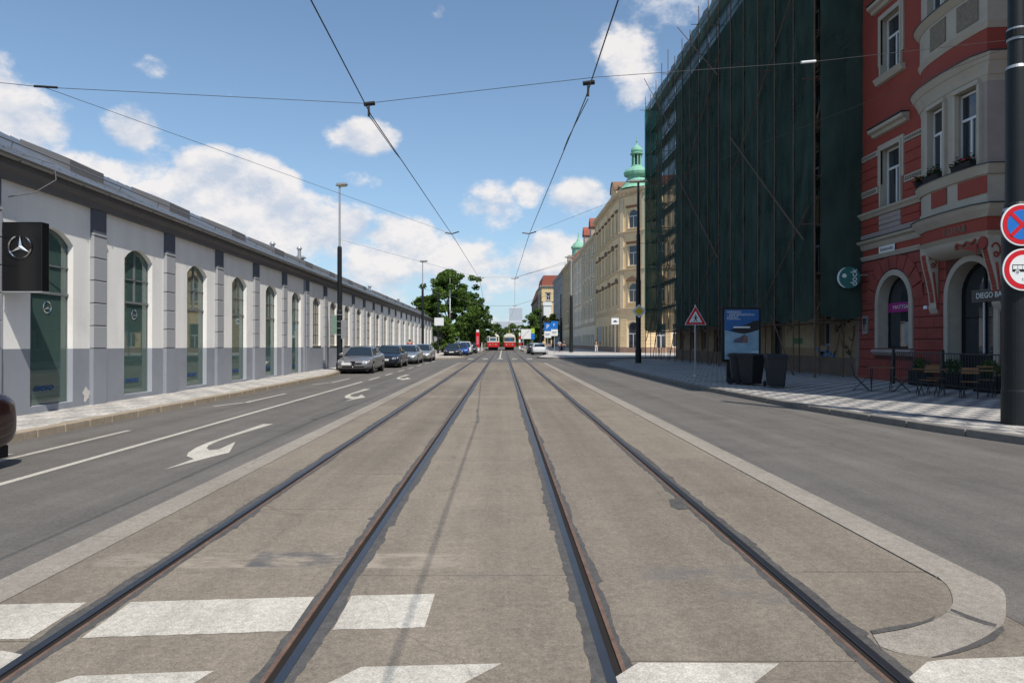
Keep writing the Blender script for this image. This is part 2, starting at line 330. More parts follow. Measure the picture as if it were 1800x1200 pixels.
M_SKIN = mat('skin', (.45, .27, .19), rough=.6, var=.05)

# ------------------------------------------------------------------ builders
def G(px, py, z=0.0):
    Y = (CAMZ - z) * 1200 / (py - 600); return ((px - 884) * Y / 1200, Y)
def tag(o, label=None, cat=None, group=None, kind=None):
    if label: o['label'] = label
    if cat: o['category'] = cat
    if group: o['group'] = group
    if kind: o['kind'] = kind
    return o
def thing(name, label, cat, loc=(0, 0, 0), rz=0, group=None):
    o = bpy.data.objects.new(name, None); o.empty_display_size = .3; COL.objects.link(o)
    o.location = loc; o.rotation_euler = (0, 0, rz); return tag(o, label, cat, group)
def link(name, me, parent=None, loc=(0, 0, 0), rot=(0, 0, 0), m=None):
    o = bpy.data.objects.new(name, me); COL.objects.link(o)
    if parent is not None: o.parent = parent
    o.location = loc; o.rotation_euler = rot
    if m is not None and not me.materials: me.materials.append(m)
    return o
def copy_tree(o, parent=None):
    c = o.copy(); COL.objects.link(c); c.parent = parent
    for ch in list(o.children): copy_tree(ch, c)
    return c

class MB:
    def __init__(s): s.v = []; s.f = []; s.M = None
    def add(s, vs, fs):
        n = len(s.v)
        if s.M is not None: vs = [tuple(s.M @ Vector(v)) for v in vs]
        s.v += [tuple(v) for v in vs]; s.f += [tuple(i + n for i in f) for f in fs]; return s
    def box(s, x0, x1, y0, y1, z0, z1):
        return s.add([(x0, y0, z0), (x1, y0, z0), (x1, y1, z0), (x0, y1, z0), (x0, y0, z1), (x1, y0, z1), (x1, y1, z1), (x0, y1, z1)],
                     [(0, 3, 2, 1), (4, 5, 6, 7), (0, 1, 5, 4), (1, 2, 6, 5), (2, 3, 7, 6), (3, 0, 4, 7)])
    def cham(s, x0, x1, y0, y1, z0, z1, c):
        """block whose front (-y) face is chamfered"""
        return s.add([(x0, y1, z0), (x1, y1, z0), (x1, y1, z1), (x0, y1, z1), (x0, y0 + c, z0), (x1, y0 + c, z0), (x1, y0 + c, z1), (x0, y0 + c, z1),
                      (x0 + c, y0, z0 + c), (x1 - c, y0, z0 + c), (x1 - c, y0, z1 - c), (x0 + c, y0, z1 - c)],
                     [(8, 9, 10, 11), (4, 5, 9, 8), (5, 6, 10, 9), (6, 7, 11, 10), (7, 4, 8, 11), (0, 1, 5, 4), (1, 2, 6, 5), (2, 3, 7, 6), (3, 0, 4, 7)])
    def quad(s, a, b, c, d): return s.add([a, b, c, d], [(0, 1, 2, 3)])
    def poly(s, pts): return s.add(pts, [tuple(range(len(pts)))])
    def prism(s, pts, ax, a, b):
        """pts 2D polygon extruded along axis ax ('x','y','z') from a to b"""
        def P(p, t): return {'x': (t, p[0], p[1]), 'y': (p[0], t, p[1]), 'z': (p[0], p[1], t)}[ax]
        n = len(pts); vs = [P(p, a) for p in pts] + [P(p, b) for p in pts]
        fs = [tuple(reversed(range(n))), tuple(range(n, 2 * n))] + [(i, (i + 1) % n, n + (i + 1) % n, n + i) for i in range(n)]
        return s.add(vs, fs)
    def tube(s, pts, r, seg=8, r2=None, cap=True):
        pts = [Vector(p) for p in pts]; n = len(pts); rings = []
        for i, p in enumerate(pts):
            d = (pts[min(i + 1, n - 1)] - pts[max(i - 1, 0)]).normalized()
            up = Vector((0, 0, 1)) if abs(d.z) < .95 else Vector((1, 0, 0))
            a = d.cross(up).normalized(); b = d.cross(a)
            rr = r if r2 is None else r + (r2 - r) * i / max(1, n - 1)
            rings.append([p + (a * math.cos(2 * PI * k / seg) + b * math.sin(2 * PI * k / seg)) * rr for k in range(seg)])
        vs = [v for g in rings for v in g]; fs = []
        for i in range(n - 1):
            for k in range(seg):
                fs.append((i * seg + k, i * seg + (k + 1) % seg, (i + 1) * seg + (k + 1) % seg, (i + 1) * seg + k))
        if cap: fs += [tuple(range(seg)), tuple(range((n - 1) * seg, n * seg))]
        return s.add(vs, fs)
    def lathe(s, prof, c=(0, 0, 0), seg=16, ax='z'):
        vs = []; fs = []
        for r, h in prof:
            for k in range(seg):
                a = 2 * PI * k / seg; u, v = r * math.cos(a), r * math.sin(a)
                p = {'z': (u, v, h), 'x': (h, u, v), 'y': (u, h, v)}[ax]; vs.append((p[0] + c[0], p[1] + c[1], p[2] + c[2]))
        for i in range(len(prof) - 1):
            for k in range(seg):
                fs.append((i * seg + k, i * seg + (k + 1) % seg, (i + 1) * seg + (k + 1) % seg, (i + 1) * seg + k))
        fs += [tuple(range(seg)), tuple(range((len(prof) - 1) * seg, len(prof) * seg))]
        return s.add(vs, fs)
    def mesh(s, name, m, smooth=False, fix=False):
        me = bpy.data.meshes.new(name); me.from_pydata(s.v, [], s.f); me.update()
        if m is not None: me.materials.append(m)
        if fix:
            bm = bmesh.new(); bm.from_mesh(me); bmesh.ops.remove_doubles(bm, verts=bm.verts, dist=1e-4)
            bmesh.ops.recalc_face_normals(bm, faces=bm.faces); bm.to_mesh(me); bm.free()
        if smooth: me.shade_smooth()
        return me
    def build(s, name, m, parent=None, loc=(0, 0, 0), rot=(0, 0, 0), smooth=False, fix=True, bevel=0):
        o = link(name, s.mesh(name, m, smooth, fix), parent, loc, rot)
        if bevel:
            b = o.modifiers.new('bevel', 'BEVEL'); b.width = bevel; b.segments = 2; b.limit_method = 'ANGLE'
        return o

class Pieces:
    def __init__(s): s.p = []
    def new(s): s.p.append(MB())
    def quad(s, *a): s.p[-1].quad(*a)
    def build(s, name, m, parent=None, fix=False, **k): return [q.build(name, m, parent, fix=False) for q in s.p]
def wall_row(mb, s0, s1, z0, z1, ops, depth=.2, y=0.0, reveal=None, seg=10):
    """one storey of wall in the plane y, openings = (centre, width, bottom, spring, rise)"""
    rv = reveal or mb; cur = s0
    for (c, w, b, sp, rise) in sorted(ops):
        a, e = c - w / 2, c + w / 2
        if isinstance(rv, Pieces): rv.new()
        if a > cur: mb.quad((cur, y, z0), (a, y, z0), (a, y, z1), (cur, y, z1))
        if b > z0: mb.quad((a, y, z0), (e, y, z0), (e, y, b), (a, y, b))
        arc = []
        for k in range(seg + 1):
            t = -1 + 2 * k / seg
            if rise <= 0: zz = sp
            elif abs(rise - w / 2) < .02: zz = sp + math.sqrt(max(0, 1 - t * t)) * rise
            else:
                Rr = (w * w / 4 + rise * rise) / (2 * rise); zz = sp + math.sqrt(Rr * Rr - (t * w / 2) ** 2) - (Rr - rise)
            if abs(rise - w / 2) < .02:
                an = PI - PI * k / seg; arc.append((c + w / 2 * math.cos(an), sp + rise * math.sin(an)))
            else: arc.append((c + t * w / 2, zz))
        if rise <= 0: arc = [(a, sp), (e, sp)]
        for (p, q) in zip(arc[:-1], arc[1:]):
            mb.quad((p[0], y, p[1]), (q[0], y, q[1]), (q[0], y, z1), (p[0], y, z1))
            rv.quad((p[0], y, p[1]), (q[0], y, q[1]), (q[0], y + depth, q[1]), (p[0], y + depth, p[1]))
        rv.quad((a, y, max(b, z0)), (a, y, sp), (a, y + depth, sp), (a, y + depth, max(b, z0)))
        rv.quad((e, y, max(b, z0)), (e, y, sp), (e, y + depth, sp), (e, y + depth, max(b, z0)))
        if b > z0: rv.quad((a, y, b), (e, y, b), (e, y + depth, b), (a, y + depth, b))
        cur = e
    if cur < s1: mb.quad((cur, y, z0), (s1, y, z0), (s1, y, z1), (cur, y, z1))

def arch_pts(w, sp, rise, seg=10):
    if rise <= 0: return [(-w / 2, sp), (w / 2, sp)]
    if abs(rise - w / 2) < .02:
        return [(w / 2 * math.cos(PI - PI * k / seg), sp + rise * math.sin(PI - PI * k / seg)) for k in range(seg + 1)]
    Rr = (w * w / 4 + rise * rise) / (2 * rise)
    return [(t * w / 2, sp + math.sqrt(Rr * Rr - (t * w / 2) ** 2) - (Rr - rise)) for t in [-1 + 2 * k / seg for k in range(seg + 1)]]

def frame_ring(mb, w, sp, rise, t, y0, y1, bottom=True, closed=True):
    """window frame following the opening, thickness t; opening bottom at z=0"""
    o = arch_pts(w, sp, rise); i = arch_pts(w - 2 * t, sp, max(0, rise - t) if rise > 0 else 0)
    if rise <= 0: i = [(p[0], sp - t) for p in i]
    elif abs(rise - w / 2) < .02: i = arch_pts(w - 2 * t, sp, w / 2 - t)
    O = [(-w / 2, 0)] + o + [(w / 2, 0)]; I = [(-w / 2 + t, t if bottom else 0)] + i + [(w / 2 - t, t if bottom else 0)]
    n = len(O)
    for k in range(n if bottom else n - 1):
        j = (k + 1) % n
        A, B, C, D = O[k], O[j], I[j], I[k]
        mb.add([(A[0], y0, A[1]), (B[0], y0, B[1]), (C[0], y0, C[1]), (D[0], y0, D[1]), (A[0], y1, A[1]), (B[0], y1, B[1]), (C[0], y1, C[1]), (D[0], y1, D[1])],
               [(0, 1, 2, 3), (4, 7, 6, 5), (3, 2, 6, 7), (0, 4, 5, 1)])

def window_mesh(key, w, h, rise=0, t=.06, trans=.62, mull=True, fm=None, gm=None, bars=()):
    """returns (frame mesh, pane mesh); opening bottom centre at origin, faces -y"""
    k = ('WIN', key)
    if k in MATS: return MATS[k]
    sp = h - rise; mb = MB(); frame_ring(mb, w, sp, rise, t, 0, .06)
    tz = h * trans
    if trans: mb.box(-w / 2 + t, w / 2 - t, -.012, .058, tz - t * .6, tz + t * .6)
    if mull: mb.box(-t * .55, t * .55, -.006, .05, t, (tz - t * .6) if trans else h - t * .5)
    for z in bars: mb.box(-w / 2 + t, w / 2 - t, .002, .045, z - .015, z + .015)
    fme = mb.mesh('window', fm or M_FRAME, fix=True)
    g = MB(); pts = [(-w / 2 + .01, .01)] + arch_pts(w - .02, sp - .005, rise - .01 if rise > 0 else 0) + [(w / 2 - .01, .01)]
    g.poly([(p[0], .035, p[1]) for p in pts])
    gme = g.mesh('pane', gm or M_GLASS)
    MATS[k] = (fme, gme); return MATS[k]

def put_window(root, me, x, y, z, rz=0, name='window'):
    o = link(name, me[0], root, (x, y, z), (0, 0, rz)); p = link('pane', me[1], o); return o

def text(body, size, parent, loc, rot, m, extrude=.004, name='lettering', align='CENTER', shear=0, sx=1):
    c = bpy.data.curves.new(name, 'FONT'); c.body = body; c.size = size; c.align_x = align; c.align_y = 'CENTER'
    c.extrude = extrude; c.shear = shear; c.materials.append(m); c.resolution_u = 3
    tmp = bpy.data.objects.new('tmp', c); COL.objects.link(tmp)
    me = bpy.data.meshes.new_from_object(tmp.evaluated_get(bpy.context.evaluated_depsgraph_get()))
    bpy.data.objects.remove(tmp); me.name = name
    if not me.materials: me.materials.append(m)
    for v in me.vertices: v.co.x *= sx
    return link(name, me, parent, loc, rot)

# ------------------------------------------------------------------ SETTING: ground, road
g = MB(); g.box(-3000, 3000, -500, 4500, -1.0, -.012); tag(g.build('ground', M_GROUND), kind='structure')
road = MB().box(-8.9, 34, -30, 420, -.5, 0).build('road', M_ASPH); tag(road, kind='structure')
# track bed: one dark bedding sheet and concrete slabs with open joints
bed = MB().box(-3.21, 3.08, -6, 54, -.02, .004).build('tram_track_bed', M_GROOVE); tag(bed, kind='structure')
RAILS = [(-2.535, 1), (-1.10, -1), (.535, 1), (1.975, -1)]   # centre of head, side the groove lies on
zones = [(-3.2, -2.605), (-2.43, -1.205), (-1.03, .465), (.64, 1.87), (2.045, 3.06)]
random.seed(3)
for zi, (a, b) in enumerate(zones):
    y = -6 + random.uniform(0, 2)
    fixed = {2: [9.6], 1: [8.58]}.get(zi, [])
    prev = -6.0
    cuts = []
    while y < 53:
        y += random.uniform(3.2, 6.4); cuts.append(min(y, 54))
    cuts = [c for c in cuts if all(abs(c - q) > 1.6 for q in fixed)] + fixed; cuts = sorted(set(cuts))
    if cuts[-1] < 54: cuts.append(54)
    for c in cuts:
        dz = random.uniform(-.0012, .0012)
        MB().box(a, b, prev + .007, c - .007, .003, .012 + dz).build('slab', random.choice((M_BED, M_BED, M_BED2)), bed)
        prev = c
for (x, sd) in RAILS:
    MB().box(x - .027, x + .027, -6, 150, .0, .0165).build('rail', M_RAIL, bed, bevel=.004)
    xs = x + sd * .027
    mb = MB().box(min(xs, xs + sd * .042), max(xs, xs + sd * .04), -6, 150, 0, .0055); mb.build('rail_flangeway', M_GROOVE, bed)
    mb = MB().box(min(xs + sd * .04, xs + sd * .065), max(xs + sd * .04, xs + sd * .065), -6, 150, 0, .0150); mb.build('rail_lip', M_RUST, bed)
    # ragged tar pouring on both sides
    for side in (-1, 1):
        mb = MB(); e0 = x + side * .027 if side != sd else x + side * .092
        y = .8; w = .06; vs = []; fs = []
        while y < 80:
            w += random.uniform(-.010, .010) + (.12 * ((.060 if side != sd else .034) - w)); w = min(max(w, .05 if side != sd else .016), .085 if side != sd else .06)
            if random.random() < .02: w += .035
            vs += [(e0, y, .0142), (e0 + side * w, y, .0142)]
            y += .045 if y < 9 else .09 if y < 14 else (.3 if y < 30 else 1.0)
        n = len(vs) // 2
        fs = [(2 * i, 2 * i + 1, 2 * i + 3, 2 * i + 2) for i in range(n - 1)]
        mb.add(vs, fs); mb.build('tar_seal', M_TAR, bed, fix=False)
# continuation of the bed as asphalt between 54 m and the stop is the road itself
# concrete edge strips with joints
strips = tag(bpy.data.objects.new('edge_strip', None), kind='structure'); COL.objects.link(strips)
def strip_stone(pts, name='edge_slab'):
    MB().prism(pts, 'z', -.02, .010).build(name, M_STRIP, strips)
for (a, b, y0) in ((-3.53, -3.22, -4), (3.085, 3.40, 4.86)):
    y = y0
    while y < 53.5:
        e = min(y + random.uniform(1.7, 2.3), 54); strip_stone([(a, y + .005), (b, y + .005), (b, e - .005), (a, e - .005)]); y = e
outer = [G(1705, 1017), G(1745, 1042), G(1768, 1075), G(1764, 1098), G(1750, 1108), G(1715, 1130), G(1680, 1148), G(1635, 1156), G(1580, 1150), G(1545, 1138)]
inner = [G(1650, 1019), G(1668, 1036), G(1675, 1060), G(1670, 1072), G(1664, 1078), G(1640, 1092), G(1610, 1103), G(1580, 1110), G(1550, 1115), G(1532, 1118)]
outer[0] = (3.40, 4.85); outer[1] = (3.355, 4.58); inner[0] = (3.085, 4.85)
def curve_stone(o_, i_, n0):
    for k in range(len(o_) - 1): pass
    def cr(Q):
        out = []
        for i in range(len(Q) - 1):
            p0, p1, p2, p3 = [Vector(Q[min(max(e, 0), len(Q) - 1)][:2]) for e in (i - 1, i, i + 1, i + 2)]
            for t in (0, .25, .5, .75): out.append(.5 * ((2 * p1) + (-p0 + p2) * t + (2 * p0 - 5 * p1 + 4 * p2 - p3) * t * t + (-p0 + 3 * p1 - 3 * p2 + p3) * t ** 3))
        return out + [Vector(Q[-1][:2])]
    P = [tuple(p) for p in cr(i_)] + [tuple(p) for p in cr(o_)][::-1]; MB().prism(P, 'z', -.02, .0158).build('edge_slab', M_STRIP, strips)
curve_stone(outer[0:5], inner[0:5], 0)
sh = lambda p: (p[0], p[1] - .012)
curve_stone([sh(p) for p in outer[4:]], [sh(p) for p in inner[4:]], 0)
mb = MB()
def smear(pts, z=.0166): mb.poly([(*G(*p), z) for p in pts])
smear([(1762, 1104), (1766, 1112), (1750, 1128), (1720, 1141), (1685, 1152), (1655, 1158), (1636, 1160), (1660, 1153), (1700, 1139), (1733, 1123), (1752, 1110)])
smear([(1530, 1112), (1575, 1104), (1622, 1096), (1645, 1086), (1640, 1094), (1600, 1107), (1560, 1114), (1535, 1119)])
smear([(1176, 880), (1192, 878), (1205, 880), (1200, 886), (1204, 893), (1214, 896), (1195, 898), (1180, 893)])
smear([(1672, 1073), (1700, 1084), (1728, 1094), (1752, 1101), (1750, 1106), (1722, 1099), (1696, 1089), (1670, 1077)])
mb.build('tar_seal', M_TAR, bed, fix=False)

# painted markings (children of the road)
def paint(name, pts, z=.004, px=True):
    q = [G(*p, z) if px else p for p in pts]
    MB().poly([(p[0], p[1], z) for p in q]).build(name, M_PAINT, road, fix=False)
ZT = .0175
def stripe(pts, clip):
    q = [G(*p, .015) for p in pts]
    MB().poly([(p[0], p[1], .0152) for p in q]).build('zebra_stripe', M_PAINT, road, fix=False)
# first stripe is interrupted by the rails and their tar
def seg_stripe(x0, x1, yb0, yt0, yb1, yt1):
    n = max(2, int((x1 - x0) / .06)); vs = []
    for i in range(n + 1):
        t = i / n; x = x0 + (x1 - x0) * t
        j = random.uniform(-.006, .006); e = random.uniform(-.02, .02) if i in (0, n) else 0
        vs += [(x + e, yb0 + (yb1 - yb0) * t + j, .0152), (x + e * .5, yt0 + (yt1 - yt0) * t + j * .6, .0152)]
    MB().add(vs, [(2 * i, 2 * i + 2, 2 * i + 3, 2 * i + 1) for i in range(n)]).build('zebra_stripe', M_PAINT, road, fix=False)
seg_stripe(-3.19, -2.66, 3.80, 4.33, 3.83, 4.36)
seg_stripe(-2.39, -1.24, 3.84, 4.37, 3.93, 4.46)
seg_stripe(-1.0, -.44, 3.95, 4.48, 3.98, 4.51)
for pts in ([(137, 1187), (377, 1178), (340, 1200), (250, 1250), (60, 1262), (40, 1235), (95, 1200)],
            [(635, 1171), (882, 1165), (815, 1200), (745, 1250), (460, 1256)],
            [(1122, 1163.5), (1370, 1165), (1325, 1200), (1290, 1250), (1095, 1250), (1085, 1200), (1080, 1190)],
            [(1630, 1162), (1660, 1158), (1800, 1153), (1900, 1150), (1900, 1250), (1660, 1250), (1615, 1205), (1598, 1190)]):
    stripe(pts, 0)
stripe([(-40, 1139), (0, 1142), (47, 1151), (26, 1166), (-40, 1195)], 0)
def line(x0, y0, x1, y1, w=.115):
    paint('lane_line', [(x0 - w / 2, y0), (x0 + w / 2, y0), (x1 + w / 2, y1), (x1 - w / 2, y1)], px=False)
line(-5.93, 1, -5.86, 28.4)
for y0, y1 in ((29.8, 32.2), (33.9, 36), (38, 40.2), (42, 44.4), (46.5, 49), (51, 53.5), (56, 58.5)): line(-5.84, y0, -5.82, y1)
line(-7.08, 2, -7.06, 12.9)
line(-7.6, 9.6, -7.35, 10.2, .1)
line(-7.5, 17.7, -7.1, 18.8, .1); line(-7.08, 18.75, -7.0, 22)
line(-7.45, 26.6, -7.0, 27.8, .1); line(-6.98, 27.75, -6.95, 31)
AO = [(462, 745), (366, 777), (345, 786), (331, 795), (328, 801), (341, 806)]
AI = [(481, 744.5), (400, 769), (383, 775), (367, 782), (363, 787), (368, 791)]
def arrow(dy):
    mb = MB(); g = lambda p: (G(*p, .004)[0], G(*p, .004)[1] + dy, .004)
    for k in range(5): mb.quad(g(AO[k]), g(AO[k + 1]), g(AI[k + 1]), g(AI[k]))
    mb.poly([g((288, 825)), g((341, 806)), g((370, 803))]); mb.quad(g((341, 806)), g((368, 791)), g((385, 789)), g((370, 803))); mb.quad(g((385, 789)), g((414, 776)), g((403, 795)), g((370, 803)))
    mb.build('turn_arrow', M_PAINT, road)
arrow(0); arrow(10.2); arrow(20.4)
for px in (827, 853, 879, 905, 931):
    x = (px - 884) * 66 / 1200; paint('stop_dash', [(x - .25, 64.8), (x + .25, 64.8), (x + .25, 67.2), (x - .25, 67.2)], px=False)
line(-.30, 67, -.28, 140, .16)
for px in (800, 960):
    x = (px - 884) * 66 / 1200

# pavements with individual kerbstones
def kerbed(name, path, rest, m_top, m_kerb, side, zt=.13, stone=1.0, kw=.24):
    P = [Vector((p[0], p[1])) for p in path]
    # resample
    dense = []
    for a, b in zip(P[:-1], P[1:]):
        n = max(1, int((b - a).length / .25))
        for i in range(n): dense.append(a + (b - a) * i / n)
    dense.append(P[-1])
    for _ in range(10):
        q = dense[:]; 
        for i in range(1, len(dense) - 1): q[i] = (dense[i - 1] + dense[i] * 2 + dense[i + 1]) / 4
        dense = q
    def nrm(i):
        d = (dense[min(i + 1, len(dense) - 1)] - dense[max(i - 1, 0)]).normalized(); return Vector((-d.y, d.x)) * side
    inner_ = [dense[i] + nrm(i) * kw for i in range(len(dense))]
    root = MB().prism([(p.x, p.y) for p in inner_] + rest, 'z', -.4, zt).build(name, m_top); tag(root, kind='structure')
    step = max(1, int(round(stone / .25))); i = 0; n = 0
    while i < len(dense) - 1:
        st = step + random.choice((-1, 0, 0, 1)); far = dense[i].y > 70
        if far: st = step * 3
        j = min(i + st, len(dense) - 1)
        o = [dense[k] for k in range(i, j + 1)]; q = [inner_[k] for k in range(i, j + 1)]
        def pull(L_, t=.012):
            L_ = [v.copy() for v in L_]
            L_[0] += (L_[1] - L_[0]).normalized() * t; L_[-1] += (L_[-2] - L_[-1]).normalized() * t; return L_
        o = pull(o); q = pull(q)
        poly = [(p.x, p.y) for p in o] + [(p.x, p.y) for p in q][::-1]
        MB().prism(poly, 'z', -.2, zt + random.uniform(.002, .014)).build('kerbstone', m_kerb, root, bevel=.018 if not far else 0)
        i = j
    # bedding between stones
    MB().prism([(p.x + 0, p.y) for p in [d + nrm(k) * .03 for k, d in enumerate(dense)]] + [(p.x, p.y) for p in inner_][::-1], 'z', -.2, zt - .03).build('kerb_bedding', M_KERB, root, fix=False)
    return root
kerbed('pavement', [(13.5, 1), (11.2, 4.5), (9.6, 7.8), (8.8, 10), (8.45, 11.07), (7.95, 12.8), (7.3, 17), (7.0, 21.4), (6.75, 25), (6.7, 32), (6.75, 40), (6.95, 46), (7.4, 49.5), (8.2, 53), (9.8, 56.4), (12.2, 59.6), (16, 61.5), (32, 62.5)],
       [(32, 1)], M_MOS, M_KERB, -1)
kerbed('pavement', [(-8.15, -12), (-8.2, 10), (-8.1, 20), (-8.1, 32), (-8.5, 36), (-8.75, 42), (-8.8, 57), (-8.0, 61), (-6.6, 64), (-5.0, 66), (-4.0, 68), (-3.8, 70.5), (-4.6, 72.3), (-6.9, 73.2), (-7.1, 80), (-7.1, 170)],
       [(-40, 170), (-40, -12)], M_MOSL, M_KERBL, 1)
kerbed('pavement', [(5.7, 260), (5.7, 92), (5.3, 83), (4.3, 76), (3.5, 71), (3.5, 68), (4.4, 66.6), (8, 66.6), (14, 68), (32, 70)],
       [(32, 260)], M_MOSL, M_KERB, 1)
for (x0, x1) in ((-5.2, -3.25), (3.3, 5.0)):
    tag(MB().box(x0, x1, 106, 150, -.3, .2).build('tram_platform', M_STRIP), kind='structure')

# ================================================================== LEFT: long white showroom hall
def wall_row2(mb, rv, s0, s1, z0, z1, ops, depth, top=True):
    """like wall_row, but openings may run on through the top edge (no lintel face)"""
    cur = s0
    for (c, w, b) in ops:
        a, e = c - w / 2, c + w / 2
        if b < z1 - .01 and isinstance(rv, Pieces): rv.new()
        mb.quad((cur, 0, z0), (a, 0, z0), (a, 0, z1), (cur, 0, z1))
        mb.quad((a, 0, z0), (e, 0, z0), (e, 0, b), (a, 0, b))
        if b < z1 - .01:
            rv.quad((a, 0, b), (a, 0, z1), (a, depth, z1), (a, depth, b)); rv.quad((e, 0, b), (e, 0, z1), (e, depth, z1), (e, depth, b))
            rv.quad((a, 0, b), (e, 0, b), (e, depth, b), (a, depth, b))
        cur = e
    mb.quad((cur, 0, z0), (s1, 0, z0), (s1, 0, z1), (cur, 0, z1))

hall = thing('showroom_hall', 'long low white hall with blue grey plinth and arched windows along the left pavement', 'building', (-10.1, 0, 0))
hall.rotation_euler = (0, .0067, PI / 2)
PIL = [13.05 + 3.62 * k for k in range(-3, 24)]
S0, S1 = PIL[0], PIL[-1] + .6
winc = [p + 2.25 for p in PIL[:-1]]; nfull = 9    # the first nine (six in view) reach down to the pavement
ops_up = [(c, 1.45, 1.62 if i < nfull else 1.70, 4.03, .30) for i, c in enumerate(winc)]
mb, rv = MB(), Pieces()
wall_row(mb, S0, S1, 1.62, 5.1, ops_up, .17, 0, rv, 8)
mb.build('wall', M_WHITE, hall, fix=False); rv.build('reveal', M_WHITE, hall, fix=False)
mb, rv = MB(), Pieces()
wall_row2(mb, rv, S0, S1, -1.2, 1.62, [(c, 1.45, .38 if i < nfull else 1.62) for i, c in enumerate(winc)], .17)
mb.build('plinth', M_PLINTH, hall, fix=False); rv.build('plinth_reveal', M_PLINL, hall, fix=False)
# end walls, back
mb = MB(); mb.poly([(S1, 0, -1.2), (S1, 12, -1.2), (S1, 12, 5.3), (S1, 4.5, 7.7), (S1, 0, 5.3)]); mb.poly([(S0, 0, -1.2), (S0, 12, -1.2), (S0, 12, 5.3), (S0, 4.5, 7.7), (S0, 0, 5.3)])
mb.quad((S0, 12, -1.2), (S1, 12, -1.2), (S1, 12, 5.3), (S0, 12, 5.3)); mb.build('end_wall', M_WHITE, hall, fix=False)
# showroom interior
mb = MB(); x1 = PIL[nfull] + .2
M_INT = mat('showroom_wall', (.55, .70, .64), var=.15, scale=.8); M_INTF = mat('showroom_floor', (.50, .52, .50), rough=.4, var=.1)
mb.quad((S0, 3.6, .3), (x1, 3.6, .3), (x1, 3.6, 4.6), (S0, 3.6, 4.6)); mb.quad((S0, .2, 4.6), (x1, .2, 4.6), (x1, 3.6, 4.6), (S0, 3.6, 4.6))
mb.quad((x1, .2, .3), (x1, 3.6, .3), (x1, 3.6, 4.6), (x1, .2, 4.6)); mb.build('interior_wall', M_INT, hall, fix=False)
MB().quad((S0, .18, .34), (x1, .18, .34), (x1, 3.6, .34), (S0, 3.6, .34)).build('interior_floor', M_INTF, hall, fix=False)
for i in range(nfull): MB().box(winc[i] - .9, winc[i] - .82, .25, 2.6, .34, 4.5).build('interior_screen', mat('screen_dark', (.05, .055, .055), var=.2), hall)
random.seed(5)
for i in range(2, nfull):   # things on show behind the glass
    c = winc[i]; mb = MB()
    mb.box(c + .1, c + .75, 1.0, 1.25, .34, 1.1 + .3 * (i % 3)); mb.build('display_stand', M_BLACKM if i % 2 else M_SBACK, hall)
    mb = MB().tube([(c - .6, .9, .5), (c + .5, 1.6, 3.9)], .035); mb.build('display_rod', M_DARK, hall)
for i, (dx, z, w, h, mt) in {4: (.1, 1.6, .5, .8, M_BLUE), 5: (.15, 1.5, .45, 1.0, M_BLUE), 6: (.0, 1.3, .5, .4, M_BLUE)}.items():
    MB().box(winc[i] + dx, winc[i] + dx + w, .6, .62, z, z + h).build('poster', mt, hall)
# windows
mb = MB(); Wd, Ht, Ri = 1.45, 3.95, .30; frame_ring(mb, Wd, Ht - Ri, Ri, .022, .015, .04)
mb.box(-Wd / 2, Wd / 2, -.01, .05, 2.46, 2.52); mb.box(-.025, .025, 0, .045, 2.52, 3.9); mb.box(-Wd / 2, Wd / 2, .0, .045, 3.10, 3.13)
fme = mb.mesh('window', mat('frame_grey', (.16, .17, .17), rough=.5, var=.1), fix=True)
g = MB(); g.poly([(p[0], .03, p[1]) for p in [(-.72, .01)] + arch_pts(1.43, Ht - Ri, Ri - .01) + [(.72, .01)]][::-1]); gme = g.mesh('pane', M_SHOP)
mb = MB(); w2h = 2.63; frame_ring(mb, Wd, w2h - Ri, Ri, .06, 0, .06)
for z in (.62, 1.2, 1.78): mb.box(-Wd / 2, Wd / 2, .01, .05, z - .018, z + .018)
for x in (-.36, 0, .36): mb.box(x - .016, x + .016, .012, .048, .05, w2h - .06)
M_FRB = mat('window_brownish', (.36, .34, .30), rough=.6, var=.1)
fme2 = mb.mesh('window', M_FRB, fix=True)
g = MB(); g.poly([(p[0], .04, p[1]) for p in [(-.72, .01)] + arch_pts(1.43, w2h - Ri, Ri - .01) + [(.72, .01)]]); gme2 = g.mesh('pane', M_GLASS)
sillm = MB().box(-.86, .86, -.10, .17, -.12, -.004).mesh('sill', M_PLINL, fix=True)
sillm2 = MB().box(-.82, .82, -.12, .17, -.08, -.004).mesh('sill', mat('sill_dark', (.09, .085, .08)), fix=True)
def star(parent, loc, rz, r, th=.02, m=M_CHROME, yaw=0):
    """three-pointed star in a ring, flat side towards local -y"""
    mb = MB(); seg = 32
    for k in range(seg):
        a0, a1 = 2 * PI * k / seg, 2 * PI * (k + 1) / seg
        pr = []
        for a in (a0, a1):
            for (rr, yy) in ((r, 0), (r * .95, -th), (r * .89, 0), (r * .95, th)): pr.append((rr * math.cos(a), yy, rr * math.sin(a)))
        mb.add(pr, [(0, 4, 5, 1), (1, 5, 6, 2), (2, 6, 7, 3), (3, 7, 4, 0)])
    for k in range(3):
        a = PI / 2 + 2 * PI * k / 3
        tip = (r * .92 * math.cos(a), 0, r * .92 * math.sin(a)); w = r * .19
        l = (w * math.cos(a + PI / 3), 0, w * math.sin(a + PI / 3)); q = (w * math.cos(a - PI / 3), 0, w * math.sin(a - PI / 3)); c = (0, -th * 1.6, 0); cb = (0, th, 0)
        mb.add([tip, l, c, q, cb], [(0, 1, 2), (0, 2, 3), (0, 3, 4), (0, 4, 1)])
    return mb.build('star_emblem', m, parent, loc, (0, 0, rz))
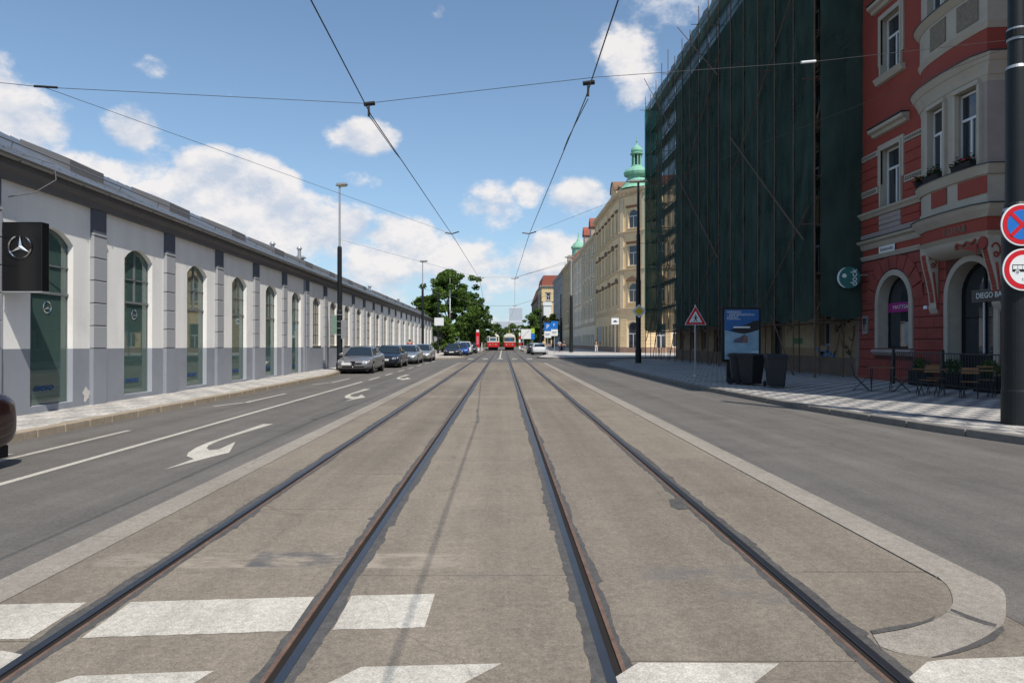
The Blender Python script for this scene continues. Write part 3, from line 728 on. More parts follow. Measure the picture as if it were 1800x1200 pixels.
for i, c in enumerate(winc):
    if i < nfull:
        o = link('window', fme, hall, (c, .115, .38)); link('pane', gme, o); link('sill', sillm, o)
        if 3 <= i <= 4: star(hall, (c + .02, .135, 2.55), 0, .135, .008)
        text('meso', .25, hall, (c - .1, .130, .76), (PI / 2, 0, 0), mat('letter_navy', (.012, .06, .22), var=.05), .002, shear=.35, sx=1.2)
    else:
        o = link('window', fme2, hall, (c, .10, 1.70)); link('pane', gme2, o); link('sill', sillm2, o)
# pilasters built of blocks
blk = MB().cham(0, .56, -.10, .02, .014, .546, .012).mesh('pilaster_block', M_PBLOCK, fix=True)
core = MB().box(.012, .548, -.085, .01, 0, 2.8).mesh('pilaster_core', M_CORN, fix=True)
low = MB().box(0, .56, -.10, .02, -1.2, 1.615).mesh('pilaster_base', M_PLINTH, fix=True)
top = MB().box(.01, .55, -.085, .02, 4.45, 5.05).mesh('pilaster_head', M_SLATE, fix=True)
cap = MB().box(-.01, .57, -.115, .02, 4.40, 4.45).mesh('pilaster_cap', M_PBLOCK, fix=True)
for p in PIL:
    link('pilaster_base', low, hall, (p, 0, 0)); link('pilaster_head', top, hall, (p, 0, 0)); link('pilaster_cap', cap, hall, (p, 0, 0)); link('pilaster_core', core, hall, (p, 0, 1.62))
    for k in range(5): link('pilaster_block', blk, hall, (p, 0, 1.62 + .556 * k))
mb = MB(); mb.prism([(0, 5.05), (-.115, 5.05), (-.125, 5.14), (-.14, 5.2), (-.21, 5.24), (-.24, 5.30), (-.24, 5.36), (0, 5.36)], 'x', S0, S1)
mb.build('cornice', M_CORN, hall)
mb = MB(); mb.box(S0, S1, -.26, .1, 5.362, 5.40); mb.build('eaves_board', M_CORN, hall)
mb = MB(); seg = 8
for k in range(seg):
    a0, a1 = PI + PI * k / seg, PI + PI * (k + 1) / seg
    mb.quad((S0, -.32 + .075 * math.cos(a0), 5.47 + .075 * math.sin(a0)), (S0, -.32 + .075 * math.cos(a1), 5.47 + .075 * math.sin(a1)),
            (S1, -.32 + .075 * math.cos(a1), 5.47 + .075 * math.sin(a1)), (S1, -.32 + .075 * math.cos(a0), 5.47 + .075 * math.sin(a0)))
mb.tube([(S0, -.398, 5.475), (S1, -.398, 5.475)], .011, 6)
x = S0
mb.build('gutter', M_GUT, hall, fix=False)
br = MB().box(0, .03, -.405, -.24, 5.385, 5.40).mesh('gutter_bracket', M_GUT, fix=True)
while x < S1: link('gutter_bracket', br, hall, (x, 0, 0)); x += 1.05
RP = MB(); RP.prism([(-.27, 5.455), (4.5, 7.87), (12, 5.4), (12, 5.3), (4.5, 7.75), (-.27, 5.405)], 'x', S0 - .1, S1 + .1); RP.build('roof', M_ROOF, hall)
mb = MB(); x = S0
while x < S1: mb.add([(x, -.38, 5.43), (x + .03, -.38, 5.43), (x + .03, 4.5, 7.88), (x, 4.5, 7.88), (x, -.38, 5.47), (x + .03, -.38, 5.47), (x + .03, 4.5, 7.92), (x, 4.5, 7.92)], [(4, 5, 6, 7), (0, 1, 5, 4), (1, 2, 6, 5), (3, 0, 4, 7)]); x += .62
tag(mb.build('roof_seams', M_ROOF, hall, fix=False), kind='stuff')
def roofz(y): return 5.43 + .5 * (y + .38)
skf = MB().box(0, 1.15, 1.2, 1.2 + 1.3, 0, .12); sk_frame = MB()
for k in range(17):
    s = 12.4 + 5.3 * k
    if k == 9: continue
    y = 1.15; o = MB().add([(s, y, roofz(y)), (s + 1.5, y, roofz(y)), (s + 1.5, y + 1.3, roofz(y + 1.3)), (s, y + 1.3, roofz(y + 1.3)),
        (s, y, roofz(y) + .33), (s + 1.5, y, roofz(y) + .33), (s + 1.5, y + 1.3, roofz(y + 1.3) + .22), (s, y + 1.3, roofz(y + 1.3) + .22)],
        [(0, 3, 2, 1), (0, 1, 5, 4), (1, 2, 6, 5), (2, 3, 7, 6), (3, 0, 4, 7), (4, 5, 6, 7)]).build('skylight', M_CORN, hall)
    MB().quad((s + .1, y + .1, roofz(y + .1) + .338), (s + 1.4, y + .1, roofz(y + .1) + .338), (s + 1.4, y + 1.2, roofz(y + 1.2) + .235), (s + .1, y + 1.2, roofz(y + 1.2) + .235)).build('pane', M_GLASS, o, fix=False)
mb = MB(); mb.tube([(S0, .55, roofz(.55) + .22), (S1, .55, roofz(.55) + .22)], .02, 5); x = S0
while x < S1: mb.tube([(x, .6, roofz(.55)), (x, .55, roofz(.55) + .22)], .012, 4); x += 2.1
mb.build('snow_rail', M_GUT, hall, fix=False)
for (s, y, h, r) in ((37, 2.4, .45, .10), (41.2, 2.2, .9, .10), (42.4, 2.5, .35, .22), (64, 2.4, .5, .12), (81, 2.3, .5, .12)):
    mb = MB().lathe([(r, 0), (r, h), (r * 1.6, h), (r * 1.6, h + .06), (r * .9, h + .16)], (s, y, roofz(y) - .1), 10); mb.build('roof_vent', M_ZINC, hall)
mb = MB().tube([(16.2, .3, 5.8), (16.15, -.5, 5.6), (16.1, -.6, 5.3), (15.95, -.45, 5.0), (15.6, -.1, 4.8)], .022, 6)
mb = MB().tube([(14.4, .1, 5.75), (14.5, -.55, 5.55), (14.45, -.62, 5.2), (14.1, -.4, 4.85), (13.8, -.08, 4.7)], .012, 6); mb.build('roof_cable', M_CORN, hall)
# plaster damage near the pavement
mb = MB(); random.seed(12)
pts = [(16.55 + .13 * (1 + .35 * math.sin(5 * a)) * math.cos(a), -.004, .52 + .16 * (1 + .3 * math.cos(3 * a)) * math.sin(a)) for a in [2 * PI * k / 22 for k in range(22)]]
mb.poly(pts); mb.build('plaster_patch', M_MOSL if False else mat('bare_plaster', (.62, .58, .54), var=.1), hall, fix=False)
for x in (4.1, 15.9 - 2.9, 16.9 + 3.62 * 4.3, 40.0):
    pass
MB().box(34.55, 34.75, -.07, .0, -.6, 5.05).build('downpipe', M_PLINTH, hall)

# projecting black sign on the hall
sg = thing('projecting_sign', 'black projecting box sign with silver three-pointed star on the white hall', 'sign', (-9.98, 13.6, 0))
MB().box(.0, .80, 0, .22, 2.68, 4.06).build('sign_box', M_BLACK, sg, bevel=.012)
star(sg, (.37, -.022, 3.56), 0, .235, .022)
mb = MB(); mb.tube([(-.15, .1, 3.9), (.02, .1, 3.9)], .03); mb.tube([(-.15, .1, 2.85), (.02, .1, 2.85)], .03); mb.build('bracket', M_ZINC, sg)
mb = MB().box(0, .8, -.004, .222, 2.655, 2.68); mb.build('edge_strip', M_ZINC, sg)

# ================================================================== RIGHT: red corner building
red = thing('red_corner_building', 'red plaster building with cream oriel and rusticated ground floor behind the cafe chairs', 'building', (15.3, 29.3, 0), -PI / 2)
M_BLOCKR = mat('rustic_block_red', (.26, .060, .046), var=.16, scale=1.6, bump=.35, world=True, dirt=.3)
M_JOINT = mat('rustic_joint', (.10, .03, .026), var=.2, scale=2, world=True)
LR = 8.5; GW, GD = 2.6, 7.0    # window and door centre along the facade
mb, rv = MB(), Pieces()
wall_row(mb, 0, LR, -.1, 5.1, [(GW, 2.1, 1.41, 3.22, 1.05), (GD, 2.2, .13, 3.2, 1.10)], .42, 0, rv, 14)
mb.build('ground_wall', M_JOINT, red, fix=False); rv.build('reveal', M_CREAM, red, fix=False)
mb = MB(); wall_row(mb, 0, 4.4, 5.1, 24.7, [], .2)
mb = MB(); rv = Pieces()
def col(z0, z1, ops, s1=4.4): wall_row(mb, 0, s1, z0, z1, ops, .24, 0, rv)
col(5.1, 7.05, []); col(7.05, 12.2, [(2.42, 1.3, 7.05, 9.35, 0)]); col(12.2, 16.8, [(2.42, 1.3, 12.3, 14.6, 0)]); col(16.8, 21, [(2.42, 1.3, 17.4, 19.6, 0)]); col(21, 24.7, [(2.42, 1.3, 21.4, 23.2, 0)])
mb.build('wall', M_PED, red, fix=False); rv.build('reveal', M_CREAM, red, fix=False)
# part towards the camera, set back 20 cm; unseen length chosen for its street shadow
mb = MB(); rv = Pieces(); y0 = .2
for (z0, z1, b, sp) in ((5.1, 12.2, 7.05, 9.35), (12.2, 16.8, 12.3, 14.6), (16.8, 21, 17.4, 19.6), (21, 24.7, 21.4, 23.2)):
    wall_row(mb, LR, 21.3, z0, z1, [(11.2, 1.3, b, sp, 0), (15, 1.3, b, sp, 0), (18.8, 1.3, b, sp, 0)], .24, y0, rv)
wall_row(mb, LR, 21.3, -.1, 5.1, [(11.4, 1.9, .9, 3.2, .95), (15.6, 1.9, .9, 3.2, .95), (19.3, 1.6, .13, 3.2, .8)], .35, y0, rv)
mb.quad((LR, 0, -.1), (LR, .2, -.1), (LR, .2, 24.7), (LR, 0, 24.7))
mb.build('wall', M_PED, red, fix=False); rv.build('reveal', M_CREAM, red, fix=False)
mb = MB(); mb.quad((21.3, .2, -.1), (21.3, 14, -.1), (21.3, 14, 24.7), (21.3, .2, 24.7)); mb.quad((0, 0, -.1), (0, 14, -.1), (0, 14, 24.7), (0, 0, 24.7)); mb.quad((0, 14, -.1), (21.3, 14, -.1), (21.3, 14, 24.7), (0, 14, 24.7))
mb.build('side_wall', M_PED, red, fix=False)
mb = MB().prism([(-.55, 24.7), (-.55, 25.0), (3.2, 30.2), (9, 30.2), (14, 25), (14, 24.7)], 'x', 0, 21.5); mb.build('roof', M_TILE, red)  # unseen roof, eaves and ridge height chosen for the shadow on the street
MB().prism([(0, 24.1), (-.25, 24.3), (-.5, 24.69), (0, 24.69)], 'x', 0, 21.4).build('eaves_cornice', M_CREAM, red)
W1 = window_mesh('red', 1.3, 2.3, trans=.66, t=.075); W1b = window_mesh('redc', 1.3, 1.8, trans=.66, t=.075); W1s = window_mesh('redb', 1.3, 2.2, trans=.66, t=.075)
for s, yy in ((2.42, .2), (11.2, .4), (15, .4), (18.8, .4)):
    put_window(red, W1, s, yy, 7.05); put_window(red, W1, s, yy, 12.3); put_window(red, W1s, s, yy, 17.4); put_window(red, W1b, s, yy, 21.4)
# curtains in the openings behind the glass are dark; surrounds
def surround(s, z, w, h, y=0):
    m_ = MB(); t = .22
    m_.box(s - w / 2 - t, s - w / 2, y - .06, y + .01, z + .5, z + h + t); m_.box(s + w / 2, s + w / 2 + t, y - .06, y + .01, z + .5, z + h + t)
    m_.box(s - w / 2, s + w / 2, y - .06, y + .01, z + h, z + h + t)
    m_.box(s - w / 2 - .10, s - w / 2, y - .09, y + .0, z + .02, z + h + .1); m_.box(s + w / 2, s + w / 2 + .10, y - .09, y + .0, z + .02, z + h + .1); m_.box(s - w / 2, s + w / 2, y - .09, y, z + h + .002, z + h + .1)
    m_.build('window_surround', M_CREAM, red)
    MB().prism([(y, z - .28), (y - .12, z - .25), (y - .2, z - .1), (y - .24, z - .02), (y, z - .02)], 'x', s - w / 2 - .3, s + w / 2 + .3).build('window_sill', M_CREAM, red)
def hood(s, z, w, y=0):
    MB().prism([(y, z), (y - .12, z + .03), (y - .17, z + .14), (y - .30, z + .2), (y - .32, z + .32), (y, z + .36)], 'x', s - w / 2, s + w / 2).build('window_hood', M_CREAM, red)
    MB().box(s - w / 2 - .02, s + w / 2 + .02, y - .345, y, z + .362, z + .39).build('hood_flashing', M_DARK, red)
for s, yy in ((2.42, 0), (11.2, .2), (15, .2), (18.8, .2)):
    surround(s, 12.3, 1.3, 2.3, yy); hood(s, 15.05, 2.5, yy); hood(s, 9.98, 2.4, yy)
    m_ = MB(); t = .24
    m_.box(s - .65 - t, s - .65, yy - .06, yy + .01, 8.0, 9.35 + t); m_.box(s + .65, s + .65 + t, yy - .06, yy + .01, 8.0, 9.35 + t); m_.box(s - .65, s + .65, yy - .06, yy + .01, 9.35, 9.35 + t)
    m_.box(s - .65 - .1, s - .65, yy - .09, yy, 7.05, 9.45); m_.box(s + .65, s + .75, yy - .09, yy, 7.05, 9.45); m_.box(s - .65, s + .65, yy - .09, yy, 9.352, 9.45)
    m_.build('window_surround', M_CREAM, red)
    surround(s, 17.4, 1.3, 2.2, yy)
MB().box(2.42 - .95, 2.42 + .95, -.07, .0, 15.42, 16.3).build('frieze_relief', M_RELIEF, red)
# belts
def belt(z0, z1, prof, m=M_CREAM, s0=0, s1=4.45, y=0, name='belt_course'):
    MB().prism([(y, z0)] + [(y - p[0], z0 + (z1 - z0) * p[1]) for p in prof] + [(y, z1)], 'x', s0, s1).build(name, m, red)
for s0, s1, y in ((0, 4.45, 0), (LR, 21.3, .2)):
    belt(5.05, 5.22, [(.05, 0), (.07, .3), (.12, .8), (.12, 1)], s0=s0, s1=s1, y=y)
    belt(5.50, 5.86, [(.04, 0), (.08, .2), (.12, .55), (.26, .75), (.28, 1)], s0=s0, s1=s1, y=y)
    belt(5.86, 5.90, [(.31, 0), (.31, 1)], M_DARK, s0, s1, y, 'belt_flashing')
    belt(5.90, 6.14, [(.07, 0), (.07, 1)], M_PINKG, s0, s1, y)
    belt(6.78, 7.02, [(.08, 0), (.14, .4), (.22, .7), (.24, 1)], s0=s0, s1=s1, y=y)
    belt(16.2, 16.8, [(.06, 0), (.2, .4), (.35, .8), (.4, 1)], s0=s0, s1=s1, y=y)
for a, b in ((.03, 1.5), (3.33, 4.4)):   # relief bands and red rusticated strips between them
    for z0, z1 in ((7.72, 7.98), (9.24, 9.46)):
        MB().box(a, b, -.05, 0, z0, z1).build('relief_band', M_CREAM, red)
        mb = MB(); x = a + .06
        while x < b - .1: mb.cham(x, x + .11, -.075, -.045, z0 + .05, z1 - .05, .02); x += .15
        mb.build('relief_ornament', M_RELIEF, red, fix=False)
    for z0, z1 in ((7.06, 7.38), (7.40, 7.70), (8.0, 8.40), (8.42, 8.81), (8.83, 9.22)):
        MB().cham(a, b, -.04, .0, z0, z1, .02).build('plaster_band', M_PED, red)
for a, b, m_ in ((.05, 1.55, M_PED), (3.15, 4.3, M_PED)):
    MB().cham(a, b, -.05, 0, 6.16, 6.45, .02).build('plaster_band', m_, red); MB().cham(a, b, -.05, 0, 6.47, 6.76, .02).build('plaster_band', m_, red)
for z in (6.16, 6.37, 6.57): MB().cham(1.6, 3.1, -.06, 0, z, z + .19, .015).build('panel', M_PINKG, red)
# nameplate
MB().box(1.65, 2.75, -.075, -.05, 5.23, 5.49).build('street_nameplate', M_SWHITE, red)
text('Sokolovská', .20, red, (2.2, -.08, 5.36), (PI / 2, 0, 0), M_BLACKM, .002)
# rusticated blocks
def in_arch(x, z, c, sp, r): return (abs(x - c) < r and z < sp) or ((x - c) ** 2 + (z - sp) ** 2 < r * r and z >= sp)
random.seed(9); rowh = .405; zz = .95; r_i = 0
def block_run(a, b, z0, z1, off):
    x = a; first = True
    if b - a < .12: return
    w = off
    while x < b - .02:
        e = min(x + w, b)
        if b - e < .2: e = b
        MB().cham(x + .008, e - .008, -.035 - random.uniform(0, .006), 0.0, z0 + .012, z1 - .012, .018).build('rustic_block', M_BLOCKR, red)
        x = e; w = .82
while zz < 5.0:
    z1 = min(zz + rowh, 5.03); zm = (zz + z1) / 2
    segs = []; RW, RD = 1.32, 1.38
    def xlim(c, sp, r, zq, outer):
        if zq <= sp: return r
        d = zq - sp; return math.sqrt(max(0, outer * outer - d * d)) if d < outer else 0
    wlim = xlim(GW, 3.22, 1.32, z1 if zz >= 3.22 else zm, 2.02 if zz > 3.1 else 1.32) if z1 > 1.15 else 0
    dlim = xlim(GD, 3.2, 1.22, zm, 1.35)
    if z1 <= 1.15: wlim = 0
    a = .03
    if wlim: block_run(a, GW - wlim, zz, z1, .42 if r_i % 2 else .8); a = GW + wlim
    b = GD - max(dlim, 1.22) if zm < 4.4 else LR
    block_run(a, min(b, LR), zz, z1, .38 if r_i % 2 else .8)
    zz = z1; r_i += 1
MB().box(.0, 5.6, -.07, 0, -.1, .60).build('base_course', M_BLOCKR, red)
MB().cham(.02, 5.6, -.05, 0, .62, .95, .02).build('base_course', M_BLOCKR, red)
for a0 in range(9):  # voussoirs
    t0 = PI * (a0 + .04) / 9; t1 = PI * (a0 + .96) / 9; r0, r1 = 1.33, 1.95
    def pt(t, r): return (GW + r * math.cos(t), 3.22 + min(r * math.sin(t), 1.79))
    p = [pt(t0, r0), pt(t0, r1), pt(t1, r1), pt(t1, r0)]
    if a0 in (0, 8): p = [(q[0], max(q[1], 3.24)) for q in p]
    MB().prism(p, 'y', -.06, .0).build('voussoir', M_BLOCKR, red, bevel=.012)
# blocks of the near part
zz = .5
while zz < 5.0:
    for a, b in ((LR + .02, 10.3), (12.5, 14.5), (16.7, 18.3), (20.3, 21.3)):
        MB().cham(a, (a + b) / 2 - .01, .16, .2, zz + .012, min(zz + .405, 5.03) - .012, .018).build('rustic_block', M_BLOCKR, red)
        MB().cham((a + b) / 2 + .01, b, .16, .2, zz + .012, min(zz + .405, 5.03) - .012, .018).build('rustic_block', M_BLOCKR, red)
    zz += .405
def archivolt(c, w, b, sp, t, y0=-.07, m=M_CREAM, name='archivolt'):
    m_ = MB(); o = [(c + p[0], p[1]) for p in arch_pts(w + 2 * t, sp, w / 2 + t, 16)]; i = [(c + p[0], p[1]) for p in arch_pts(w, sp, w / 2, 16)]
    O = [(c - w / 2 - t, b)] + o + [(c + w / 2 + t, b)]; I = [(c - w / 2, b)] + i + [(c + w / 2, b)]
    for k in range(len(O) - 1):
        A, B, C_, D = O[k], O[k + 1], I[k + 1], I[k]
        m_.add([(A[0], y0, A[1]), (B[0], y0, B[1]), (C_[0], y0, C_[1]), (D[0], y0, D[1]), (A[0], .01, A[1]), (B[0], .01, B[1]), (C_[0], .01, C_[1]), (D[0], .01, D[1])], [(0, 1, 2, 3), (0, 4, 5, 1), (3, 2, 6, 7)])
    m_.build(name, m, red)
archivolt(GW, 2.1, 1.41, 3.22, .22); archivolt(GD, 2.2, .13, 3.2, .2)
MB().prism([(.4, 1.40), (-.16, 1.36), (-.2, 1.26), (-.1, 1.14), (0, 1.1)], 'x', GW - 1.35, GW + 1.35).build('window_sill', M_PINKG, red)
WG = window_mesh('redshop', 2.1, 2.86, 1.05, t=.07, trans=0, mull=False, fm=M_BLACKM, bars=(1.75,)); o = put_window(red, WG, GW, .36, 1.41)
text('MATTSATS', .21, red, (GW - .0, .33, 3.03), (PI / 2, 0, 0), M_SWHITE, .002, sx=1.3)
MB().box(GW - 1.0, GW + 1.0, .345, .36, 2.84, 3.22).build('pink_banner', mat('banner_magenta', (.34, .02, .19), rough=.5, var=.1), red)
mb = MB(); mb.poly([(GW + .05, .375, 1.55), (GW + .75, .375, 1.55), (GW + .55, .375, 2.5), (GW + .05, .375, 2.4)]); mb.build('curtain', mat('curtain_pale', (.3, .33, .33), var=.2), red, fix=False)
WD = window_mesh('reddoor', 2.2, 4.17, 1.10, t=.09, trans=0, mull=True, fm=M_BLACKM, bars=(2.35, .9)); o = put_window(red, WD, GD, .44, .13)
MB().box(GD - 1.06, GD + 1.06, .36, .44, .13, 1.25).build('door_panel', M_BLACKM, red)
MB().box(GD - .03, GD + .04, .40, .43, 1.3, 2.95).build('door_handle', M_FRAME, red)
MB().box(GD + .25, GD + 1.95, -.16, -.08, 2.92, 3.32).build('shop_fascia', M_BLACK, red)
text('DIEGO BAR', .25, red, (GD + 1.1, -.163, 3.12), (PI / 2, 0, 0), M_SWHITE, .003)
MB().box(.45, .8, -.11, -.04, 2.0, 2.75).build('menu_box', M_SBACK, red); MB().box(.5, .75, -.115, -.1, 2.1, 2.65).build('menu_pane', M_GLASS, red)
MB().box(4.55, 4.75, -.06, -.04, 2.85, 2.97).build('house_number', M_SWHITE, red)

# oriel: plan curve in local (s, y)
OR = [(4.4, .02), (4.75, -.26), (5.2, -.44), (5.7, -.55), (6.6, -.62), (7.3, -.62), (8.2, -.56), (8.46, -.52), (8.52, .21)]
def cat(P, n=5):
    out = []
    for i in range(len(P) - 3):
        p0, p1, p2, p3 = [Vector(q) for q in (P[max(i - 1, 0)], P[i], P[i + 1], P[min(i + 2, len(P) - 3)])]
        for k in range(n):
            t = k / n; out.append(tuple(.5 * ((2 * p1) + (-p0 + p2) * t + (2 * p0 - 5 * p1 + 4 * p2 - p3) * t * t + (-p0 + 3 * p1 - 3 * p2 + p3) * t ** 3)))
    return out + [P[-3], P[-2], P[-1]]
ORC = cat(OR)
def offs(P, d):
    out = []
    for i in range(len(P)):
        a = Vector(P[max(i - 1, 0)]); b = Vector(P[min(i + 1, len(P) - 1)]); t = (b - a).normalized(); nv = Vector((t.y, -t.x))
        out.append((P[i][0] + nv.x * d, P[i][1] + nv.y * d))
    return out
def sweep(z0, z1, d0, d1, m, name, rngs=None, parent=red, d1b=None):
    m_ = MB(); a = offs(ORC, d0); b = offs(ORC, d1); n = len(ORC)
    idx = range(n - 1) if rngs is None else [i for i in range(n - 1) if rngs[0] <= ORC[i][0] < rngs[1]]
    for i in idx:
        m_.quad((*a[i], z0), (*a[i + 1], z0), (*b[i + 1], z1), (*b[i], z1))
        m_.quad((*ORC[i], z0), (*ORC[i + 1], z0), (*a[i + 1], z0), (*a[i], z0)); m_.quad((*ORC[i], z1), (*ORC[i + 1], z1), (*b[i + 1], z1), (*b[i], z1))
    m_.build(name, m, parent, fix=True, smooth=False)
def chord_window(sa, sb, z0, h, me, curtain=True):
    def at(s):
        for i in range(len(ORC) - 1):
            if ORC[i][0] <= s <= ORC[i + 1][0]:
                t = (s - ORC[i][0]) / max(1e-6, ORC[i + 1][0] - ORC[i][0]); return Vector((s, ORC[i][1] + t * (ORC[i + 1][1] - ORC[i][1])))
    a, b = at(sa), at(sb); d = (b - a).normalized(); nv = Vector((-d.y, d.x)); c = (a + b) / 2 + nv * .12
    put_window(red, me, c.x, c.y, z0, math.atan2(d.y, d.x))
    wl = (b - a).length; rz = math.atan2(d.y, d.x); M_ = Matrix.Translation((c.x, c.y, z0)) @ Matrix.Rotation(rz, 4, 'Z')
    m_ = MB(); m_.M = M_; t = .12; w = wl - .18
    m_.box(-wl / 2 - .02, -w / 2, -.22, .1, 0, h); m_.box(w / 2, wl / 2 + .02, -.22, .1, 0, h); m_.box(-wl / 2, wl / 2, -.25, .1, h, h + .14)
    m_.build('window_surround', M_CREAM, red)
WO = window_mesh('oriel', .98, 2.45, trans=.66, t=.07)
levels = [(7.1, 9.7, 7.12), (12.75, 15.3, 12.8), (17.6, 20.2, 17.65)]
sweep(5.06, 5.50, 0, 0, M_PED, 'oriel_frieze'); sweep(4.92, 5.06, .0, .12, M_CREAM, 'oriel_moulding')
sweep(5.50, 5.72, .05, .22, M_CREAM, 'oriel_moulding'); sweep(5.72, 5.86, .22, .30, M_CREAM, 'oriel_moulding'); sweep(5.862, 5.9, .33, .33, M_DARK, 'oriel_flashing')
sweep(5.9, 6.14, .06, .04, M_CREAM, 'oriel_band'); sweep(6.14, 6.80, 0, 0, M_CREAM, 'oriel_wall'); sweep(6.8, 7.08, .06, .20, M_CREAM, 'oriel_sill'); sweep(7.08, 7.11, .22, .22, M_DARK, 'oriel_flashing')
for a, b in ((5.7, 6.7), (7.2, 8.25)):
    sweep(6.22, 6.76, .03, .03, M_PED, 'oriel_panel', (a, b))
for (zb, zt, wz) in levels:
    for a, b in ((4.3, 5.66), (6.6, 7.25), (8.2, 9)): sweep(zb, zt, .0, .0, M_CREAM if a != 8.2 else M_PINKG, 'oriel_pier', (a, b))
    chord_window(5.62, 6.72, wz, 2.5, WO); chord_window(7.16, 8.26, wz, 2.5, WO)
    sweep(zt - .06, zt + .12, .0, .04, M_CREAM, 'oriel_lintel')
    sweep(zt + .12, zt + .26, .06, .10, M_CREAM, 'oriel_moulding'); sweep(zt + .26, zt + .5, .10, .20, M_CREAM, 'oriel_moulding'); sweep(zt + .5, zt + .72, .22, .34, M_CREAM, 'oriel_cornice'); sweep(zt + .722, zt + .76, .36, .36, M_DARK, 'oriel_flashing')
    MB().poly([(*p, zb + .0) for p in ORC]).build('oriel_floor', M_DARK, red, fix=False)
sweep(10.46, 11.25, 0, 0, M_PED, 'oriel_wall'); sweep(11.25, 11.45, .02, .10, M_CREAM, 'oriel_moulding'); sweep(11.45, 12.55, .04, .04, M_CREAM, 'oriel_wall'); sweep(12.5, 12.72, .06, .24, M_CREAM, 'oriel_sill'); sweep(12.722, 12.755, .26, .26, M_DARK, 'oriel_flashing')
for a, b in ((5.7, 6.6), (7.3, 8.2)): sweep(11.6, 12.4, .07, .07, M_RELIEF, 'oriel_relief', (a, b))
sweep(16.06, 17.6, 0, 0, M_PED, 'oriel_wall'); sweep(20.9, 23.5, 0, 0, M_PED, 'oriel_wall')
# vault under the oriel and its two consoles
mb = MB(); n = len(ORC)
for i in range(n - 1):
    for k in range(6):
        t0, t1 = k / 6, (k + 1) / 6
        f = lambda t: (1 - (1 - t) ** 2)
        def P(p, t): return (GD + (p[0] - GD) * (1 - .05 * (1 - t)), min(p[1], 0) * f(t) * .98 - .01, 4.46 + .47 * t ** 1.3)
        mb.quad(P(ORC[i], t0), P(ORC[i + 1], t0), P(ORC[i + 1], t1), P(ORC[i], t1))
mb.build('oriel_vault', M_CREAM, red, smooth=True)
mb = MB(); mb.box(5.72, 5.82, -.02, 0, 3.3, 5.0); 
MB().box(5.55, 5.78, -.10, 0, .13, 3.2).build('door_pier', M_CREAM, red) if False else None
def console(s, wdt, y_out, parent=red):
    prof = [(0, 4.98), (y_out, 4.98), (y_out, 4.72), (y_out * .93, 4.5), (y_out * .78, 4.2), (y_out * .55, 3.8), (y_out * .36, 3.4), (y_out * .26, 3.05), (y_out * .3, 2.85), (y_out * .16, 2.7), (0, 2.6)]
    MB().prism([(p[0], p[1]) for p in prof], 'x', s - wdt / 2, s + wdt / 2).build('oriel_console', M_CREAM, parent, bevel=.02)
    m_ = MB(); pp = prof[2:8]
    for (a, b) in zip(pp[:-1], pp[1:]):
        m_.quad((s - wdt * .26, a[0] - .012, a[1] - .01), (s + wdt * .26, a[0] - .012, a[1] - .01), (s + wdt * .26, b[0] - .012, b[1]), (s - wdt * .26, b[0] - .012, b[1]))
    m_.build('console_ornament', M_PED, parent, fix=False)
    m_ = MB()  # scroll on the cheek
    q = [(s - wdt / 2 - .012, y_out * (.5 + .28 * math.cos(a) * (1 - a / 14)), 4.55 - .03 * a + .2 * math.sin(a) * (1 - a / 14)) for a in [k * .5 for k in range(18)]]
    m_.tube(q, .03, 5); q = [(s + wdt / 2 + .012, p[1], p[2]) for p in q]; m_.tube(q, .03, 5); m_.tube([(s + wdt / 2 + .01, y_out * .5, 4.1), (s + wdt / 2 + .01, y_out * .3, 3.3), (s + wdt / 2 + .01, y_out * .15, 2.8)], .035, 5)
    m_.build('console_scroll', M_PED, parent)
console(5.15, .42, -.42); console(8.3, .36, -.5)
def scroll(pts, r=.035): MB().tube(pts, r, 6).build('vault_scroll', M_PED, red)
scroll([(8.05 - .9 * t, -.60, 4.86 - .10 * abs(math.sin(t * 7)) - .05 * t) for t in [k / 18 for k in range(19)]])
scroll([(7.2 + .09 * math.cos(a), -.60, 4.74 + .09 * math.sin(a)) for a in [k * .5 for k in range(12)]], .03)
MB().prism([(7.35, 4.66), (8.1, 4.72), (8.1, 4.40), (7.95, 4.5)], 'y', -.60, -.57).build('vault_ornament', M_PED, red)
MB().lathe([(.2, 0), (.2, .05)], (8.3, -.56, 4.72), 16, 'y').build('console_roundel', M_PED, red)
text('KORAB', .30, red, (7.1, -.635, 5.27), (PI / 2, 0, 0), M_RELIEF, .004, sx=1.1)
# flower boxes on the oriel sill
def flower_box(x, y, z, rz, label, L_=1.0):
    t = thing('flower_box', label, 'flower box', (x, y, z), rz, 'flower boxes on the oriel sill')
    MB().prism([(-.09, 0), (.09, 0), (.12, .17), (-.12, .17)], 'x', -L_ / 2, L_ / 2).build('trough', M_BLACKM, t)
    rnd = random.Random(hash(label) % 999); mb_, fb = MB(), MB()
    for _ in range(190):
        p = Vector((rnd.uniform(-L_ / 2, L_ / 2), rnd.gauss(0, .07), .16 + abs(rnd.gauss(0, .10)))); a = rnd.uniform(0, 6.3); s_ = rnd.uniform(.03, .06)
        d1 = Vector((math.cos(a), math.sin(a), rnd.uniform(-.5, .5))) * s_; d2 = Vector((-math.sin(a), math.cos(a), rnd.uniform(-.5, .9))) * s_
        (fb if rnd.random() < .18 and p.z > .2 else mb_).quad(p - d1, p - d2, p + d1, p + d2)
    tag(mb_.build('leaves', leaf_mat('leaf_dark', (.02, .05, .015), (.05, .11, .03)), t, fix=False), kind='stuff')
    tag(fb.build('flowers', mat('petal_pink', (.65, .06, .16), var=.1), t, fix=False), kind='stuff')
def rl(s, y): return (15.3 + y, 29.3 - s)
